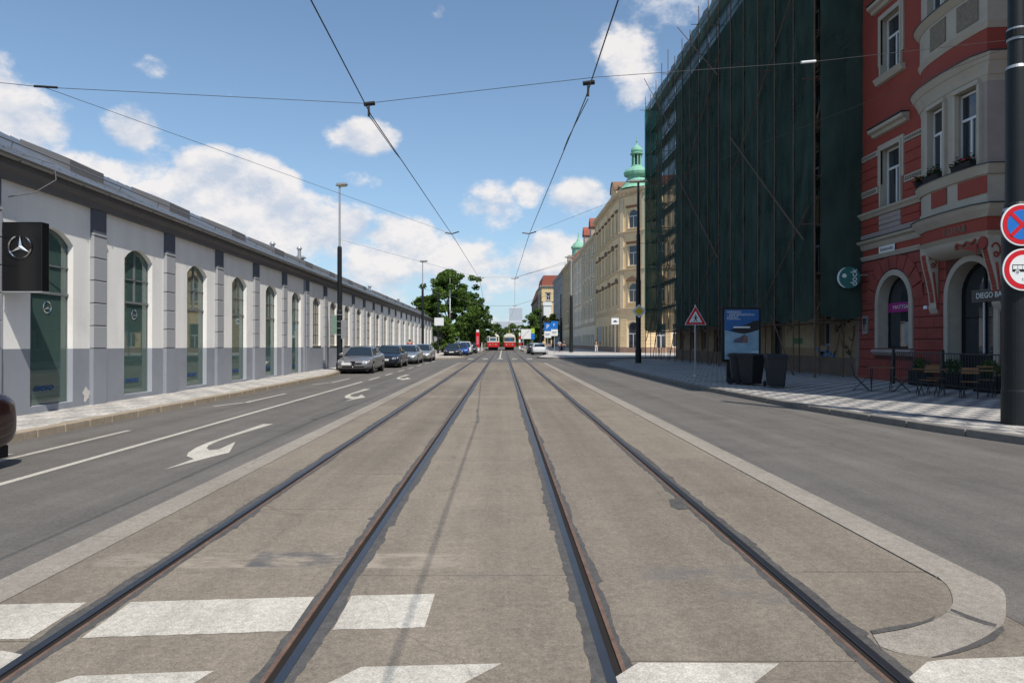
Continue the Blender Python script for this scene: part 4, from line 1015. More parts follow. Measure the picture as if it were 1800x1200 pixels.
for s, y, rz, lb in ((6.15, -.72, -PI / 2 - R(4), 'dark trough of pink geraniums on the oriel sill, farther of the two in bloom'), (7.7, -.74, -PI / 2, 'dark trough of pink geraniums on the oriel sill beside the corner pier'), (5.0, -.5, -PI / 2 - R(28), 'small trough of trailing green leaves at the far end of the oriel sill')):
    x, yy = rl(s, y); flower_box(x, yy, 7.12, rz, lb, .9 if s != 5.0 else .45)
# green round sign
gs = thing('round_shop_sign', 'round teal projecting sign lettered vertically beside the red building edge', 'sign', (14.55, 28.75, 4.36), R(-14))
MB().lathe([(.45, -.08), (.46, 0), (.45, .08)], (0, 0, 0), 32, 'y').build('disc', mat('teal_sign', (.006, .11, .10), rough=.3, var=.1), gs)
MB().lathe([(.475, -.075), (.475, .075)], (0, 0, 0), 32, 'y').build('rim', M_SWHITE, gs, (-.02, .0, 0)) if False else None
mb = MB()
for k in range(20):
    a0 = PI * .62 + k * PI * .76 / 20; a1 = PI * .62 + (k + 1) * PI * .76 / 20; f = lambda a: .36 + .07 * abs(math.cos((a - PI) * 1.1)) * 0
    mb.quad((.455 * math.cos(a0), -.084, .455 * math.sin(a0)), (.455 * math.cos(a1), -.084, .455 * math.sin(a1)), (.39 * math.cos(a1) + .01, -.084, .44 * math.sin(a1)), (.39 * math.cos(a0) + .01, -.084, .44 * math.sin(a0)))
mb.build('crescent', M_SWHITE, gs, fix=False)
text('dock', .36, gs, (.20, -.086, .0), (PI / 2, -PI / 2, 0), M_SWHITE, .004)
MB().tube([(.4, 0, .1), (.8, 0, .1)], .02).build('bracket', M_ZINC, gs)
mb = MB().lathe([(.09, -.09), (.05, -.1)], (-.17, 0, .08), 12, 'y'); mb.build('lamp_motif', M_SWHITE, gs)

# ================================================================== scaffolded building
sc = thing('ochre_building', 'dirty ochre building wrapped in dark green netting, graffiti on its ground floor', 'building', (15.5, 61.0, 0), -PI / 2)
mb, rv = MB(), Pieces(); Ls = 31.65
gops = [(1.8, 1.3, 1.0, 3.4, 0), (5.0, 1.3, 1.0, 3.4, 0), (8.2, 1.3, 1.0, 3.4, 0), (11.6, 1.6, .13, 3.3, 0), (15.0, 1.3, 1.0, 3.4, 0), (18.6, 1.3, 1.0, 3.4, 0), (22.3, 1.5, .13, 3.6, 0), (28.2, 1.1, 1.5, 3.3, 0)]
wall_row(mb, 0, Ls, -.1, 4.3, gops, .3, 0, rv)
fl = [(4.3, 5.0, 7.3), (8.0, 8.9, 11.2), (12.1, 12.9, 15.2), (16.0, 16.8, 19.0), (19.7, 20.2, 21.8)]
zt_ = [8.0, 12.1, 16.0, 19.7, 22.6]
for (z0, b, sp), z1 in zip(fl, zt_): wall_row(mb, 0, Ls, z0, z1, [(1.9 + 2.8 * k, 1.15, b, sp, 0) for k in range(11)], .25, 0, rv)
mb.quad((0, 0, -.1), (0, 13, -.1), (0, 13, 22.6), (0, 0, 22.6)); mb.quad((0, 13, -.1), (Ls, 13, -.1), (Ls, 13, 22.6), (0, 13, 22.6))
mb.build('wall', M_OCHRE, sc, fix=False); rv.build('reveal', M_OCHRE, sc, fix=False)
MB().prism([(-.4, 22.6), (-.4, 22.8), (4, 26.0), (9, 26), (13, 22.6)], 'x', 0, Ls - .1).build('roof', M_TILE, sc)
MB().box(0, Ls - .1, -.06, 0, -.1, .95).build('base_course', mat('base_brown', (.16, .115, .085), var=.2, scale=1.5, world=True), sc); MB().prism([(0, 4.1), (-.12, 4.15), (-.22, 4.35), (0, 4.4)], 'x', 0, Ls - .1).build('belt_course', M_OCHRE, sc)
for c in [1.9 + 2.8 * k for k in range(11)]:
    for (z0, b, sp) in fl[:4]: put_window(sc, window_mesh(('sc', sp - b), 1.15, sp - b, t=.08), c, .2, b)
for (c, w, b, sp, r_) in gops: put_window(sc, window_mesh(('scg', w, sp - b), w, sp - b, t=.08, fm=M_DARK if b < .5 else M_FRB), c, .22, b)
MB().box(23.6, 27.2, -.035, 0, 1.35, 3.9).build('pale_panel', mat('pale_ochre', (.42, .34, .2), var=.15, scale=2, world=True, dirt=.3), sc)
MB().box(Ls - .42, Ls - .03, -.12, 0, -.1, 22.6).build('corner_pier', mat('corner_grey', (.22, .195, .16), var=.15, scale=2, world=True, dirt=.3), sc)
rnd = random.Random(4)
def graffiti(c, z, w, h, m, n=5, r=.018):
    m_ = MB()
    for _ in range(n):
        x, zz_ = c + rnd.uniform(-w / 2, w / 2), z + rnd.uniform(-h / 2, h / 2); a = rnd.uniform(0, 6); p = []
        for k in range(9):
            p.append((x, -.045, zz_)); a += rnd.uniform(-1.3, 1.3); x += math.cos(a) * w / 7; zz_ += math.sin(a) * h / 5
        for q0, q1 in zip(p[:-1], p[1:]):
            d = (Vector(q1) - Vector(q0)).normalized(); nn = Vector((-d.z, 0, d.x)) * r
            m_.quad(Vector(q0) - nn, Vector(q1) - nn, Vector(q1) + nn, Vector(q0) + nn)
    m_.build('graffiti', m, sc, fix=False)
graffiti(24.6, 3.0, .7, .8, M_BLACKM, 6, .03); graffiti(30.2, 2.9, .8, .9, M_BLACKM, 8, .035); graffiti(30.1, 1.7, .8, 1.2, M_BLACKM, 6, .02)
graffiti(28.3, 1.15, 1.2, .35, mat('graffiti_blue', (.08, .2, .42), var=.1), 5, .05); graffiti(17.0, 2.6, .6, 1.0, M_BLACKM, 5, .03); graffiti(10, 2.8, .4, .8, M_BLACKM, 4, .03)
MB().box(24.6, 25.8, -.04, -.036, 1.55, 1.85).build('paint_patch', mat('paint_green', (.10, .22, .10), var=.2), sc)

scf = thing('scaffolding', 'rusty tube scaffolding with green netting in front of the ochre building', 'scaffolding', (13.5, 0, 0))
random.seed(21)
ys = [29.3 + 2.17 * k for k in range(17)]   # standards
for k, y in enumerate(ys):
    ex = random.uniform(.3, 2.4) if k > 4 else 1
    MB().tube([(-.115, y, .13), (random.uniform(-.13, -.09), y, 12), (-.115, y, 23.5 + ex)], .03, 6).build('standard', M_TUBE, scf)
    MB().tube([(1.1, y, .13), (1.1, y, 23.6)], .03, 6).build('standard', M_TUBE, scf)
    MB().lathe([(.09, .13), (.09, .15)], (-.115, y, 0), 8).build('base_plate', M_TUBE, scf)
for lv in range(11):
    z = 2.5 + 2.08 * lv
    MB().tube([(.06, 29.0, z), (.06, 64.4, z)], .028, 6).build('ledger', M_TUBE, scf)
    MB().tube([(1.1, 29.0, z), (1.1, 64.4, z)], .028, 6).build('ledger', M_TUBE, scf)
    if lv: MB().box(.35, 1.05, 29.2, 64.2, z + .04, z + .085).build('walkway', M_BARK, scf)
    for y in ys[::2]: MB().tube([(-.62 if (lv * 5 + int(y)) % 3 == 0 else -.1, y + .06, z + .06), (1.3, y + .06, z + .06)], .025, 6).build('transom', M_TUBE, scf)
tube_d = lambda y0, z0, y1, z1, x=-.16: MB().tube([(x, y0, z0), (x, y1, z1)], .032, 6).build('brace', M_TUBE, scf)
for (a, b, c_, d) in ((29.6, 9.6, 27.9 + 2, 10.5),): pass
for k in range(3):  # long zigzag braces outside the netting
    y0 = 29.5 + k * 12
    for m_ in range(5):
        z0 = .3 + m_ * 5.6 + k * .7
        if z0 + 5 < 24:
            if m_ % 2 == 0: tube_d(y0 + 9.5, z0, y0, z0 + 7.2, -.30)
            else: tube_d(y0 + .3, z0 + .2, y0 + 10.0, z0 + 7.6, -.36)
for (y0, z0, y1, z1) in ((31.6, .2, 34.5, 3.4), (38, .2, 35.6, 3.6), (44, .2, 41.4, 4), (46, .2, 49, 4), (55, .2, 52.5, 3.6), (58, .2, 60.5, 3.8), (61, .2, 58.6, 4)): tube_d(y0, z0, y1, z1, -.1)
MB().tube([(-.06, 29.25, 3.0), (1.85, 29.25, 7.3)], .03, 6).build('brace', M_TUBE, scf)
MB().tube([(-.06, 29.2, 11.2), (1.2, 29.2, 16.6)], .03, 6).build('brace', M_TUBE, scf)
for z in (2.6, 7.8, 13, 18.2): MB().tube([(-.1, 29.22, z), (1.7, 29.22, z)], .03, 6).build('transom', M_TUBE, scf)
M_NET = net_mat('netting_green', (.056, .092, .080), .15); M_NETT = net_mat('netting_thin', (.020, .060, .048), .30); M_NETB = net_mat('netting_sunlit', (.01, .17, .10), .10)  # last one has the sunlit green of the end panel put into its colour
rnd = random.Random(2)
def net_panel(y0, y1, x0, z0, z1, m, seed, axis='y'):
    nr = 8; nz_ = 36; vs = []; ph = seed * 1.7; r_ = random.Random(seed); fold = [r_.uniform(.01, .05) for _ in range(4)]
    for j in range(nz_ + 1):
        z = z0 + (z1 - z0) * j / nz_
        for i in range(nr + 1):
            t = i / nr; belly = math.sin(PI * t) * (.05 + .04 * math.sin(z * .9 + ph)) + fold[0] * math.sin(t * 9 + z * .5 + ph) * math.sin(PI * t) + .03 * math.sin(z * 3.0 + t * 6 + ph)
            zz_ = z + (.16 * math.sin(PI * t) * -1 if j == 0 else 0) + (r_.uniform(-.05, .05) if j in (0, nz_) else 0)
            if axis == 'y': vs.append((x0 - .07 - belly, y0 + (y1 - y0) * t, zz_))
            else: vs.append((y0 + (y1 - y0) * t, x0 - .07 - belly * .8, zz_))
    fs = [(j * (nr + 1) + i, j * (nr + 1) + i + 1, (j + 1) * (nr + 1) + i + 1, (j + 1) * (nr + 1) + i) for j in range(nz_) for i in range(nr)]
    MB().add(vs, fs).build('netting_panel', m, scf, fix=False, smooth=True)
for k in range(16):
    net_panel(ys[k], ys[k + 1] + .03, 0, 2.72 + (0 if k not in (5, 6) else -.0), 23.5 + .1 * math.sin(k), M_NET if k < 14 else M_NETT, k)
net_panel(0, 1.95, 29.1, 2.78, 23.3, M_NET, 33, 'x')
net_panel(-.12, 1.4, 64.2, 2.7, 23.5, M_NETB, 35, 'x')
MB().box(-.16, -.1, 64.0, 64.25, 2.8, 23.4).build('netting_lit_hem', mat('net_hem_lit', (.015, .42, .27), rough=.7, var=.25, scale=4), scf)  # hem colour raised so the shaded edge looks lit through the net

# ================================================================== far street buildings
def facade(root, xf, L_, H, storeys, ground, mw, mt, nb, key, gop=None, winw=1.1, arched=(), pil=True, hoods=True, gm=None, margin=1.0, hood_m=None, balc=None):
    """one classical street front in local coordinates (x along, -y outwards), xf places it under the root"""
    mats = mw
    def B(mb_, name, m, **k):
        o = mb_.build(name, m, root, fix=False, **k)
        for q in (o if isinstance(o, list) else [o]): q.matrix_local = xf
        return o
    mb, rv = MB(), Pieces()
    pitch = (L_ - 2 * margin) / nb; cs = [margin + pitch * (i + .5) for i in range(nb)]
    gz = ground
    gops_ = gop or [(c, min(1.7, pitch * .6), .9 if i % 3 else .13, gz - 2.2, .0 if 'g' not in arched else .8) for i, c in enumerate(cs)]
    wall_row(mb, 0, L_, -.2, gz, gops_, .3, 0, rv)
    n = len(storeys); z = gz
    for i, (b, h) in enumerate(storeys):
        z1 = storeys[i + 1][0] - .9 if i + 1 < n else H
        rise = winw / 2 if i in arched else 0
        wall_row(mb, 0, L_, z, z1, [(c, winw, b, b + h - rise, rise) for c in cs], .22, 0, rv, 8)
        me = window_mesh((key, i), winw, h, rise, t=.09, trans=.64)
        for c in cs:
            o = link('window', me[0], root); o.matrix_local = xf @ Matrix.Translation((c, .17, b)); link('pane', me[1], o)
        z = z1
    B(mb, 'wall', mats); B(rv, 'reveal', mats)
    for (c, w, b, sp, r_) in gops_:
        me = window_mesh((key, 'g', w, sp - b, r_), w, sp + r_ - b, r_, t=.1, trans=.6 if w < 2.4 else .75, fm=M_DARK if gm is None else gm)
        o = link('shop_window' if b > .3 else 'door', me[0], root); o.matrix_local = xf @ Matrix.Translation((c, .2, b)); link('pane', me[1], o)
    ts = MB(); ts.prism([(0, gz - .6), (-.1, gz - .55), (-.18, gz - .3), (-.32, gz - .15), (-.35, gz), (0, gz + .05)], 'x', -.05, L_ + .05)
    B(ts, 'belt_course', mt)
    for i in range(1, n):
        zz = storeys[i][0] - .75; d = .28 if i in (1,) or n < 4 else .14
        B(MB().prism([(0, zz), (-d * .4, zz + .05), (-d, zz + .25), (-d, zz + .33), (0, zz + .38)], 'x', -.02, L_ + .02), 'belt_course', mt)
    B(MB().prism([(0, H - 1.0), (-.12, H - .9), (-.2, H - .55), (-.55, H - .3), (-.62, H), (0, H + .02)], 'x', -.1, L_ + .1), 'cornice', mt)
    mbk = MB(); x = .25
    while x < L_ - .2: mbk.box(x, x + .16, -.42, -.1, H - .75, H - .35); x += .75
    tag(B(mbk, 'cornice_brackets', mt), kind='stuff')
    hm = MB().prism([(0, 0), (-.14, .05), (-.3, .22), (-.3, .3), (0, .36)], 'x', -winw / 2 - .28, winw / 2 + .28).mesh('window_hood', hood_m or mt, fix=True)
    pm = MB(); pm.prism([(-winw / 2 - .35, 0), (winw / 2 + .35, 0), (winw / 2 + .2, .25), (.25, .62), (0, .7), (-.25, .62), (-winw / 2 - .2, .25)], 'y', -.28, 0); pm = pm.mesh('window_pediment', hood_m or mt, fix=True)
    sm_ = MB().box(-winw / 2 - .2, winw / 2 + .2, -.2, 0, -.16, -.01).mesh('window_sill', mt, fix=True)
    sr = MB(); t = .16; hh = storeys[0][1]
    for sx in (-1, 1): sr.box(min(sx * (winw / 2), sx * (winw / 2 + t)), max(sx * (winw / 2), sx * (winw / 2 + t)), -.07, 0, 0, hh + .05)
    sr = sr.mesh('window_surround', mt, fix=True)
    if hoods:
        for i, (b, h) in enumerate(storeys):
            for k, c in enumerate(cs):
                o = link('window_pediment' if (i + k) % 2 == 0 and i < n - 1 else 'window_hood', pm if (i + k) % 2 == 0 and i < n - 1 else hm, root); o.matrix_local = xf @ Matrix.Translation((c, 0, b + h + .22))
                o = link('window_sill', sm_, root); o.matrix_local = xf @ Matrix.Translation((c, 0, b))
                o = link('window_surround', sr, root); o.matrix_local = xf @ Matrix.Translation((c, 0, b))
    if pil:
        for x in (0.02, L_ - .62):
            B(MB().box(x, x + .6, -.14, 0, gz + .06, H - 1.0), 'pilaster', mt)
        for k in range(1, nb, 3): B(MB().box(margin + pitch * k - .2, margin + pitch * k + .2, -.11, 0, gz + .06, H - 1.0), 'pilaster', mt)
    B(MB().box(0, L_, -.1, 0, -.2, .85), 'base_course', M_BASE)
    # horizontal joints of the ground floor
    zz = 1.3
    jb = MB()
    edges = [0] + [v for (c, w, b, sp, r_) in sorted(gops_) for v in (c - w / 2 - .05, c + w / 2 + .05)] + [L_]
    while zz < gz - .7:
        for a, b in zip(edges[::2], edges[1::2]):
            if b - a > .15: jb.cham(a + .01, b - .01, -.05, 0, zz - .42, zz, .02)
        zz += .46
    tag(B(jb, 'rustication', mw), kind='stuff')
M_BASE = mat('base_stone', (.30, .20, .15), var=.2, scale=1, world=True)
def body(root, L_, D_, H, mw, roof=M_TILE, rh=3.0, y0=.0):
    mb = MB(); mb.quad((0, .01, -.2), (0, D_, -.2), (0, D_, H), (0, .01, H)); mb.quad((L_, .01, -.2), (L_, D_, -.2), (L_, D_, H), (L_, .01, H)); mb.quad((0, D_, -.2), (L_, D_, -.2), (L_, D_, H), (0, D_, H))
    mb.build('side_wall', mw, root, fix=False)
    MB().prism([(-.45 + y0, H + .02), (-.40 + y0, H + .12), (1.8, H + rh), (D_ - 2, H + rh + .4), (D_, H)], 'x', .02, L_ - .02).build('roof', roof, root)
def I4(): return Matrix.Identity(4)

yb = thing('yellow_corner_building', 'yellow ornate corner building with chamfered corner, green copper turret above', 'building', (16.5, 121.5, 0), -PI / 2)
yst = [(7.1, 2.7), (12.2, 2.8), (17.4, 2.6)]
facade(yb, I4(), 25.5, 22.8, yst, 6.3, M_YELP, M_YELT, 7, 'yel', arched=(0, 2), hood_m=M_BROWN)
xf = Matrix.Translation((25.5, 0, 0)) @ Matrix.Rotation(R(45), 4, 'Z')
facade(yb, xf, 4.24, 22.8, yst, 6.3, M_YELP, M_YELT, 1, 'yelc', gop=[(2.05, 1.7, .2, 3.6, .85)], winw=1.5, arched=(0, 2), gm=M_FRAME, margin=.4, hood_m=M_BROWN)
xf2 = Matrix.Translation((28.5, 3.0, 0)) @ Matrix.Rotation(R(90), 4, 'Z')
facade(yb, xf2, 15, 22.8, yst, 6.3, M_YELP, M_YELT, 6, 'yels', winw=.95, arched=(0, 2), gm=M_FRAME, hood_m=M_BROWN)
mb = MB(); mb.quad((0, .01, -.2), (0, 14, -.2), (0, 14, 22.8), (0, .01, 22.8)); mb.quad((0, 14, -.2), (28, 18, -.2), (28, 18, 22.8), (0, 14, 22.8)); mb.build('side_wall', M_YELP, yb, fix=False)
MB().prism([(0, -.3), (25.4, -.3), (28.7, 3), (28.5, 18), (0, 14)], 'z', 22.82, 22.95).build('roof_slab', M_TILE, yb)
MB().prism([(-.2, 22.96), (2.0, 25.6), (9, 26.0), (13, 22.96)], 'x', .1, 22).build('roof', M_TILE, yb)
mb = MB(); pr = [(18.3, 22.9)] + [(20.4 + 2.1 * math.cos(PI - PI * k / 10), 23.9 + 1.9 * math.sin(PI - PI * k / 10)) for k in range(11)] + [(22.5, 22.9)]
mb.prism([(20.4 + (p[0] - 20.4) * .75, 22.9 + (p[1] - 22.9) * .75) for p in pr], 'y', -.25, .25); mb.build('gable', M_YELT, yb)
mb = MB(); pr = [(20.4 + 2.3 * math.cos(PI - PI * k / 10), 23.95 + 2.1 * math.sin(PI - PI * k / 10)) for k in range(11)]; pr2 = [(20.4 + 2.1 * math.cos(PI * k / 10), 23.95 + 1.9 * math.sin(PI * k / 10)) for k in range(11)]
mb.prism([(20.4 + (p[0] - 20.4) * .75, 22.9 + (p[1] - 22.9) * .75) for p in pr + pr2], 'y', -.4, 1.6); mb.build('gable_roof', M_BROWN, yb)
tx, ty = 25.6, 2.3
mb = MB().lathe([(2.5, 22.95), (2.1, 23.3), (1.55, 24.1), (1.25, 24.6), (1.3, 24.75), (1.75, 24.95), (1.85, 25.3), (1.6, 25.7), (1.1, 25.95), (.85, 26.1), (.8, 26.3)], (tx, ty, 0), 16); mb.build('turret_base', M_COPPER, yb, smooth=False)
for k in range(8):
    a = 2 * PI * k / 8; MB().lathe([(.11, 26.3), (.09, 27.9)], (tx + .62 * math.cos(a), ty + .62 * math.sin(a), 0), 6).build('turret_column', M_COPPER, yb)
MB().lathe([(.3, 26.3), (.3, 27.9)], (tx, ty, 0), 8).build('turret_core', M_DARK, yb)
MB().lathe([(.9, 27.9), (.92, 28.05), (.7, 28.15), (.82, 28.4), (.72, 28.75), (.35, 29.05), (.12, 29.3), (.08, 29.6), (.16, 29.75), (.04, 29.9), (.03, 30.6)], (tx, ty, 0), 16).build('turret_cupola', M_COPPER, yb)
MB().box(4.5, 7.5, -.12, -.06, 1.6, 4.2).build('wall_panel', mat('panel_grey', (.42, .42, .42)), yb)

def street_house(label, X, y0, y1, H, storeys, ground, col, colt, nb, key, roof=M_TILE, rh=2.6, winw=1.1, hoods=True):
    t = thing('street_building', label, 'building', (X, y1, 0), -PI / 2, 'street fronts running off to the right')
    mw = mat('plaster_' + key, col, var=.09, scale=.9, bump=.2, world=True, dirt=.25); mt = mat('trim_' + key, colt, var=.1, scale=1.5, world=True, dirt=.2)
    facade(t, I4(), y1 - y0, H, storeys, ground, mw, mt, nb, key, winw=winw, hoods=hoods, pil=True); body(t, y1 - y0, 13, H, mw, roof, rh); return t
h2 = street_house('cream street building with red tiled dormers next to the yellow corner building', 16.45, 121.52, 142, 20.6, [(6.2, 2.3), (10.4, 2.3), (14.4, 2.3), (17.6, 1.8)], 5.2, (.78, .66, .49), (.62, .53, .40), 7, 'h2')
for x in (5, 15):
    MB().box(x, x + 2.2, -.3, 2.5, 20.65, 22.6).build('dormer', M_CREAM, h2); MB().prism([(x - .3, 22.6), (x + 2.5, 22.6), (x + 2.1, 23.6), (x + 1.1, 24.4), (x + .1, 23.6)], 'y', -.5, 2.6).build('dormer_roof', M_TILE, h2)
MB().box(18, 19.4, 2, 3.2, 20.7, 25.5).build('chimney', M_CREAM, h2); MB().box(17.9, 19.5, 1.9, 3.3, 25.5, 26.1).build('chimney_cap', M_TILE, h2)
h3 = street_house('pale pinkish street building with plain flat front', 16.5, 142.02, 160, 20.2, [(6.0, 2.2), (10, 2.2), (13.8, 2.2), (17, 1.8)], 5.0, (.76, .66, .52), (.66, .56, .44), 6, 'h3', hoods=False)
h4 = street_house('ochre street building with small green cupola at its near end', 16.3, 160.02, 183, 20.8, [(6.2, 2.3), (10.3, 2.3), (14.3, 2.3), (17.4, 1.9)], 5.2, (.68, .53, .33), (.55, .44, .29), 7, 'h4')
MB().lathe([(1.5, 20.8), (1.5, 23.6), (1.75, 23.7), (1.7, 24.1), (1.1, 24.9), (.5, 25.4), (.15, 26.2), (.04, 27.6)], (21.0, 1.6, 0), 12).build('cupola', M_COPPER, h4)
MB().box(10, 12.5, 0, 2, 20.9, 23.2).build('dormer', M_CREAM, h4)
h5 = street_house('blue grey street building beyond the ochre one', 16.2, 183.02, 217, 20.5, [(6.2, 2.3), (10.2, 2.3), (14.1, 2.3), (17.4, 1.8)], 5.2, (.47, .46, .45), (.40, .39, .38), 10, 'h5', roof=M_SLATE)
MB().box(28, 31, 2, 3.4, 20.7, 25.4).build('chimney', M_SWHITE, h5); MB().box(16, 18.2, 2, 3.4, 20.7, 24.6).build('chimney', M_SWHITE, h5); MB().box(3, 5, 2, 3, 20.7, 23.8).build('chimney', M_COPPER, h5)
h6 = thing('end_building', 'yellow building with white bay window projecting at the far end of the street', 'building', (13.4, 236, 0), 0)
facade(h6, I4(), 4.6, 21, [(6.6, 2.4), (11.5, 2.4), (16, 2.2)], 5.6, mat('plaster_h6', (.62, .47, .26), var=.08, world=True), M_CREAM, 1, 'h6', margin=.5, winw=1.3, pil=False)
facade(h6, Matrix.Translation((0, 26, 0)) @ Matrix.Rotation(-PI / 2, 4, 'Z'), 26, 21, [(6.6, 2.4), (11.5, 2.4), (16, 2.2)], 5.6, MATS['plaster_h6'], M_CREAM, 7, 'h6b', pil=False)
MB().box(.6, 3.2, -1.2, 0, 6.0, 14.0).build('bay_window', M_SWHITE, h6); MB().box(.8, 3.0, -1.23, -1.2, 7.0, 9.5).build('pane', M_GLASS, h6); MB().box(.4, 3.4, -1.4, 0, 14, 15.2).build('bay_roof', M_SWHITE, h6)
MB().prism([(0, 21), (.6, 24.5), (8, 24.5), (8, 21)], 'y', 0, 26).build('roof', M_TILE, h6)
mb = MB(); mb.quad((4.6, 0, -.2), (4.6, 26, -.2), (4.6, 26, 21), (4.6, 0, 21)); mb.build('side_wall', MATS['plaster_h6'], h6, fix=False)
h7 = street_house('brown stone building with steep dark roof, farthest on the right', 13.3, 263, 312, 18.5, [(6.2, 2.2), (10, 2.2), (13.8, 2.2)], 5.2, (.22, .16, .12), (.18, .13, .10), 12, 'h7', rh=6, hoods=False)

# office tower and slab far beyond the trees
ot = thing('office_tower', 'white office tower on a long low slab far behind the trees', 'building', (11, 640, 0))
M_OFF = mat('office_white', (.55, .57, .60), var=.05); M_OFFW = mat('office_glass', (.40, .45, .50), rough=.2, var=.1)
MB().box(-5.0, 7.5, 0, 14, 0, 33.5).build('tower', M_OFF, ot); MB().box(-19, 8.5, -1, 16, 0, 20.5).build('slab_block', M_OFF, ot); MB().box(-3, 2, 4, 9, 33.5, 35.2).build('plant_room', M_OFF, ot)
for k in range(7): MB().box(-4.6, 7.1, -.12, 0, 21.2 + 1.75 * k, 22.2 + 1.75 * k).build('window_band', M_OFFW, ot)
for k in range(4): MB().box(-18.5, 8.1, -1.1, -1, 13.5 + 1.8 * k, 14.4 + 1.8 * k).build('window_band', M_OFFW, ot)

# ================================================================== trees
def leaf_cloud(mb_v, mb_f, c, rad, n, size, rnd, flat=.75):
    for _ in range(n):
        d = Vector((rnd.gauss(0, 1), rnd.gauss(0, 1), rnd.gauss(0, 1))).normalized() * (rnd.random() ** .4)
        p = Vector((c[0] + d.x * rad[0], c[1] + d.y * rad[1], c[2] + d.z * rad[2]))
        a = Vector((rnd.gauss(0, 1), rnd.gauss(0, 1), rnd.gauss(0, .6))).normalized(); b = a.cross(Vector((rnd.gauss(0, 1), rnd.gauss(0, 1), rnd.gauss(0, 1)))).normalized()
        s = size * rnd.uniform(.5, 1.2); k = len(mb_v)
        mb_v += [tuple(p - a * s), tuple(p - b * s * flat), tuple(p + a * s), tuple(p + b * s * flat)]; mb_f.append((k, k + 1, k + 2, k + 3))
def tree(label, loc, h, rw, seed, m, n=7000, size=.19, name='street_tree', group=None, trunk=.25, base=.22):
    rnd = random.Random(seed); t = thing(name, label, 'tree', loc, 0, group)
    mb = MB(); mb.tube([(0, 0, -.1), (rnd.uniform(-.2, .2), rnd.uniform(-.2, .2), h * .3), (rnd.uniform(-.5, .5), rnd.uniform(-.4, .4), h * .75)], trunk, 8, trunk * .35)
    vs, fs = [], []; cl = []
    for k in range(60):
        zz = h * (base + (1 - base) * rnd.random() ** .8); prof = math.sin(PI * min(1, max(0.08, (zz / h - base) / (1.02 - base))) ** .75) ** .6
        a = rnd.uniform(0, 2 * PI); rr = rw * prof * rnd.uniform(.25, .95); cl.append((rr * math.cos(a), rr * math.sin(a), zz))
    for c in cl:
        q = rw * rnd.uniform(.13, .30); leaf_cloud(vs, fs, c, (q, q, q * rnd.uniform(.5, .75)), n // 34, size, rnd)
        if rnd.random() < .6: mb.tube([(0, 0, max(h * .25, c[2] - h * .25)), (c[0] * .5, c[1] * .5, c[2] - h * .06), c], trunk * .3, 5, .03)
    for _ in range(14):
        a = rnd.uniform(0, 2 * PI); zz = h * rnd.uniform(base + .1, 1.0); leaf_cloud(vs, fs, (rw * 1.0 * math.cos(a), rw * 1.0 * math.sin(a), zz * .93), (rw * .14, rw * .14, rw * .1), n // 90, size, rnd)
    mb.build('trunk', M_BARK, t); o = MB().add(vs, fs).build('crown', m, t, fix=False); tag(o, kind='stuff'); return t
LF1 = leaf_mat('leaf_a', (.04, .085, .022), (.17, .26, .06)); LF2 = leaf_mat('leaf_b', (.05, .10, .025), (.19, .27, .06)); LF3 = leaf_mat('leaf_c', (.03, .065, .02), (.12, .19, .05)); LF4 = leaf_mat('leaf_y', (.09, .12, .02), (.24, .24, .05))
tree('tall broad tree behind the far end of the white hall, highest of the group', (-8.6, 108, 0), 12.6, 4.7, 1, LF1, 11000)
tree('bushy tree tucked right behind the hall corner and the white fence', (-12.6, 108, 0), 8.4, 3.4, 2, LF2, 6000)
tree('leaning tree whose thin branches reach over the tram tracks', (-5.4, 120, 0), 9.8, 3.6, 3, LF3, 7000, base=.12)
tree('low light green tree in the middle of the park edge by the parked cars', (-8.6, 98, 0), 5.0, 2.3, 4, LF2, 4000, base=.05)
tree('dark round tree left of the tram stop column', (-5.6, 132, 0), 8.0, 3.4, 5, LF3, 6000, base=.05)
tree('small yellowish street tree beside the blue parking signs', (12.0, 165, 0), 8.2, 2.1, 6, LF4, 3000, base=.3)
tree('tall green tree at the left end of the row right of the trams', (8.2, 200, 0), 9.3, 3.6, 7, LF1, 5000, base=.05)
tree('tallest tree of the row right of the trams, beside the brown building', (11.0, 222, 0), 12.0, 4.2, 8, LF1, 6000, base=.05)
tree('low rounded tree directly behind the left tram', (-2.5, 215, 0), 7.0, 4.4, 9, LF3, 5000, base=.02)
tree('pale green tree directly behind the right tram', (3.6, 222, 0), 7.2, 4.2, 10, LF2, 5000, base=.02)
tree('green tree beside the left trees where the street ends', (-7.5, 190, 0), 9.0, 4.0, 11, LF1, 5000, base=.02)
vs, fs = [], []; rnd = random.Random(44)
for k in range(60):
    x = -75 + k * 2.8 + rnd.uniform(-1, 1); hh = rnd.uniform(4.5, 7.0) if abs(x) < 18 else rnd.uniform(7, 11)
    leaf_cloud(vs, fs, (x, 300 + rnd.uniform(-12, 12), hh * .5), (3.6, 3.4, hh * .5), 260, .45, rnd)
tag(MB().add(vs, fs).build('woods', LF1, None, fix=False), 'dark green woods closing the end of the street', 'woods', kind='stuff')

# fence beyond the hall
fe = thing('white_fence', 'white panel fence between the hall corner and the trees', 'fence', (-10.2, 97.0, 0), PI / 2)
for k in range(9):
    MB().box(k * 2.1, k * 2.1 + 1.9, -.02, .03, .2, 2.3).build('panel', M_SWHITE, fe); MB().box(k * 2.1 - .15, k * 2.1 - .03, -.06, .06, 0, 2.45).build('post', M_ZINC, fe)

